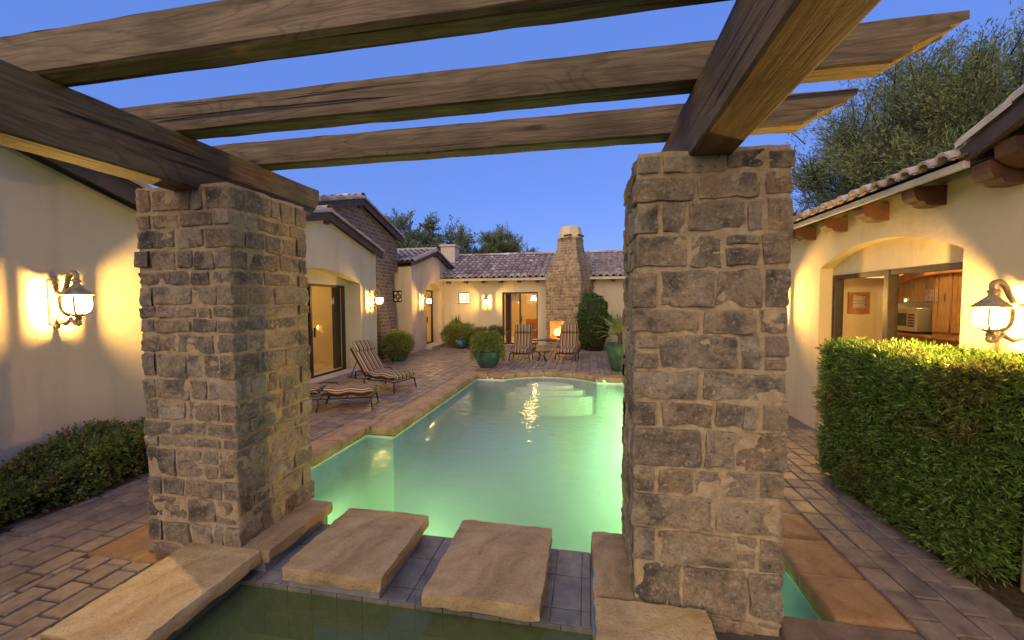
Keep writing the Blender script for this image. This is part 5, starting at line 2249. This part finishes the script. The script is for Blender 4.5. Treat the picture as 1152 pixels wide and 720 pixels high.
leaves_mesh('trailing_stem', P[P[:, 2] > .16], Dv[P[:, 2] > .16], rs.uniform(.03, .07, (P[:, 2] > .16).sum()), np.full((P[:, 2] > .16).sum(), .013), MAT['leaf_green'], root, .2, 42)
# big green pot with a palm, half hidden by the pillar
root = empty('potted_palm', (.72, 9.35, 0), 'small palm in a tall green glazed pot, partly behind the pillar nearer the tall hedge', 'potted plant')
pot(root, [(.16, 0), (.2, .06), (.27, .3), (.3, .5), (.29, .58), (.32, .62), (.28, .62), (.26, .55), (.0, .52)], MAT['pot_green'])
rs = np.random.RandomState(50)
PP, DD, LL, WW = [], [], [], []
for k in range(26):
    a = rs.rand() * 2 * PI
    t = rs.uniform(.3, 1.35)
    p = Vector((0, 0, .78))
    d = Vector((math.cos(a) * math.sin(t), math.sin(a) * math.sin(t), math.cos(t)))
    for i in range(16):
        d = (d + Vector((0, 0, -.045))).normalized()
        p = p + d * .04
        for s in (-1, 1):
            side = d.cross(Vector((0, 0, 1))).normalized() * s
            PP.append(tuple(p))
            DD.append(tuple(side * .8 + d * .7 + Vector((0, 0, -.15))))
            LL.append(.16 * (1 - i / 22))
            WW.append(.014)
leaves_mesh('frond', np.array(PP), np.array(DD), np.array(LL), np.array(WW), MAT['leaf_green'], root, .2, 51)
m = MB()
m.tube([(0, 0, .5), (.01, 0, .65), (0, 0, .82)], [.07, .055, .045], 10)
m.build('stem', MAT['bark'], root, True, loc=(0, 0, 0))
# fig shrub against the chimney
root = empty('climbing_fig', (.2, 13.2, 0), 'tall dark green column of climbing fig against the stone chimney', 'shrub')
P, Dv, L, W = ball_leaves((0, 0, .86), (.5, .42, .92), 12000, (.05, .09), (.022, .036), 61, 0, .75)
leaves_mesh('foliage', P, Dv, L, W, MAT['leaf_ivy'], root, .2, 61)
m = MB()
m.lathe([(.3, 0), (.4, .4), (.4, 1.2), (.2, 1.6), (.0, 1.7)], (0, 0, 0), 12)
m.build('shade_core', MAT['core'], root, True, loc=(0, 0, 0))  # dark solid filling stands in for shade inside the fig
root = empty('agave', (.92, 12.7, 0), 'blue green agave beyond the palm, against the shaded far wall', 'agave')
P, Dv, L, W = blades((0, 0, .75), 60, .45, 1.3, 63, .07)
leaves_mesh('agave_leaf', P, Dv, L, W, MAT['leaf_agave'], root, .3, 63)
m = MB()
m.lathe([(.2, 0), (.24, .3), (.27, .72), (.0, .74)], (0, 0, 0), 16)
m.build('pot', MAT['pot_grey'], root, True, loc=(0, 0, 0))

# stucco post at the right edge of the hedge
root = empty('garden_post', (2.5, 2.42, 0), 'plain tan stucco post at the near end of the tall hedge', 'post')
m = MB()
m.box((2.285, 2.40, -.05), (2.52, 2.56, .95), 0, .015)
m.build('post_body', MAT['stucco_right'], root)

# ------------------------------------------------------------------ underwater lamps in the near pool wall, unseen extras added along the right wall
for (x, y, z, d, pw) in ((-1.3, 2.74, -.5, (0, 1, -.5), 300), (-2.68, 3.1, -.45, (1, .8, -.6), 220), (.55, 2.74, -.5, (.1, 1, -.5), 250), (1.17, 2.9, -.4, (-1, .7, -.6), 60),
                         (1.18, 4.4, -.45, (-1, .15, -.6), 300), (1.18, 5.6, -.45, (-1, .1, -.6), 560), (1.18, 6.8, -.45, (-1, .1, -.55), 560), (1.18, 7.9, -.45, (-1, .1, -.45), 420)):  # right wall lamps added to brighten the far water
    o = light('pool_light', 'SPOT', (x, y, z), pw * .62, (.47, 1.0, .36), radius=.015, spot_size=R(150 if y < 3 else 112), spot_blend=.8)
    o.rotation_euler = Vector(d).to_track_quat('-Z', 'Y').to_euler()

# ------------------------------------------------------------------ render settings
SC.render.engine = 'CYCLES'
cy = SC.cycles
cy.use_denoising = True
try:
    cy.denoiser = 'OPENIMAGEDENOISE'
    cy.denoising_input_passes = 'RGB_ALBEDO_NORMAL'
except Exception:
    pass
cy.max_bounces = 8
cy.transparent_max_bounces = 12
cy.diffuse_bounces = 3
cy.glossy_bounces = 3
cy.transmission_bounces = 4
cy.caustics_reflective = False
cy.caustics_refractive = False
cy.sample_clamp_indirect = 6
cy.use_light_tree = True
vs_ = SC.view_settings
vs_.view_transform = 'Standard'
vs_.look = 'None'
vs_.exposure = .12
vs_.gamma = 1
vs_.use_curve_mapping = False
for o in list(bpy.data.objects):
    if o.name in ('clipped_hedge', 'boxwood_hedge'):
        b_ = Vector((2.34, 3.3, 0)) if o.name.startswith('clipped') else Vector((-4.28, 2.0, 0))
        o.location = b_
        for ch in o.children:
            ch.location = ch.location - b_
for o in bpy.data.objects:
    if '_world' in o:
        del o['_world']
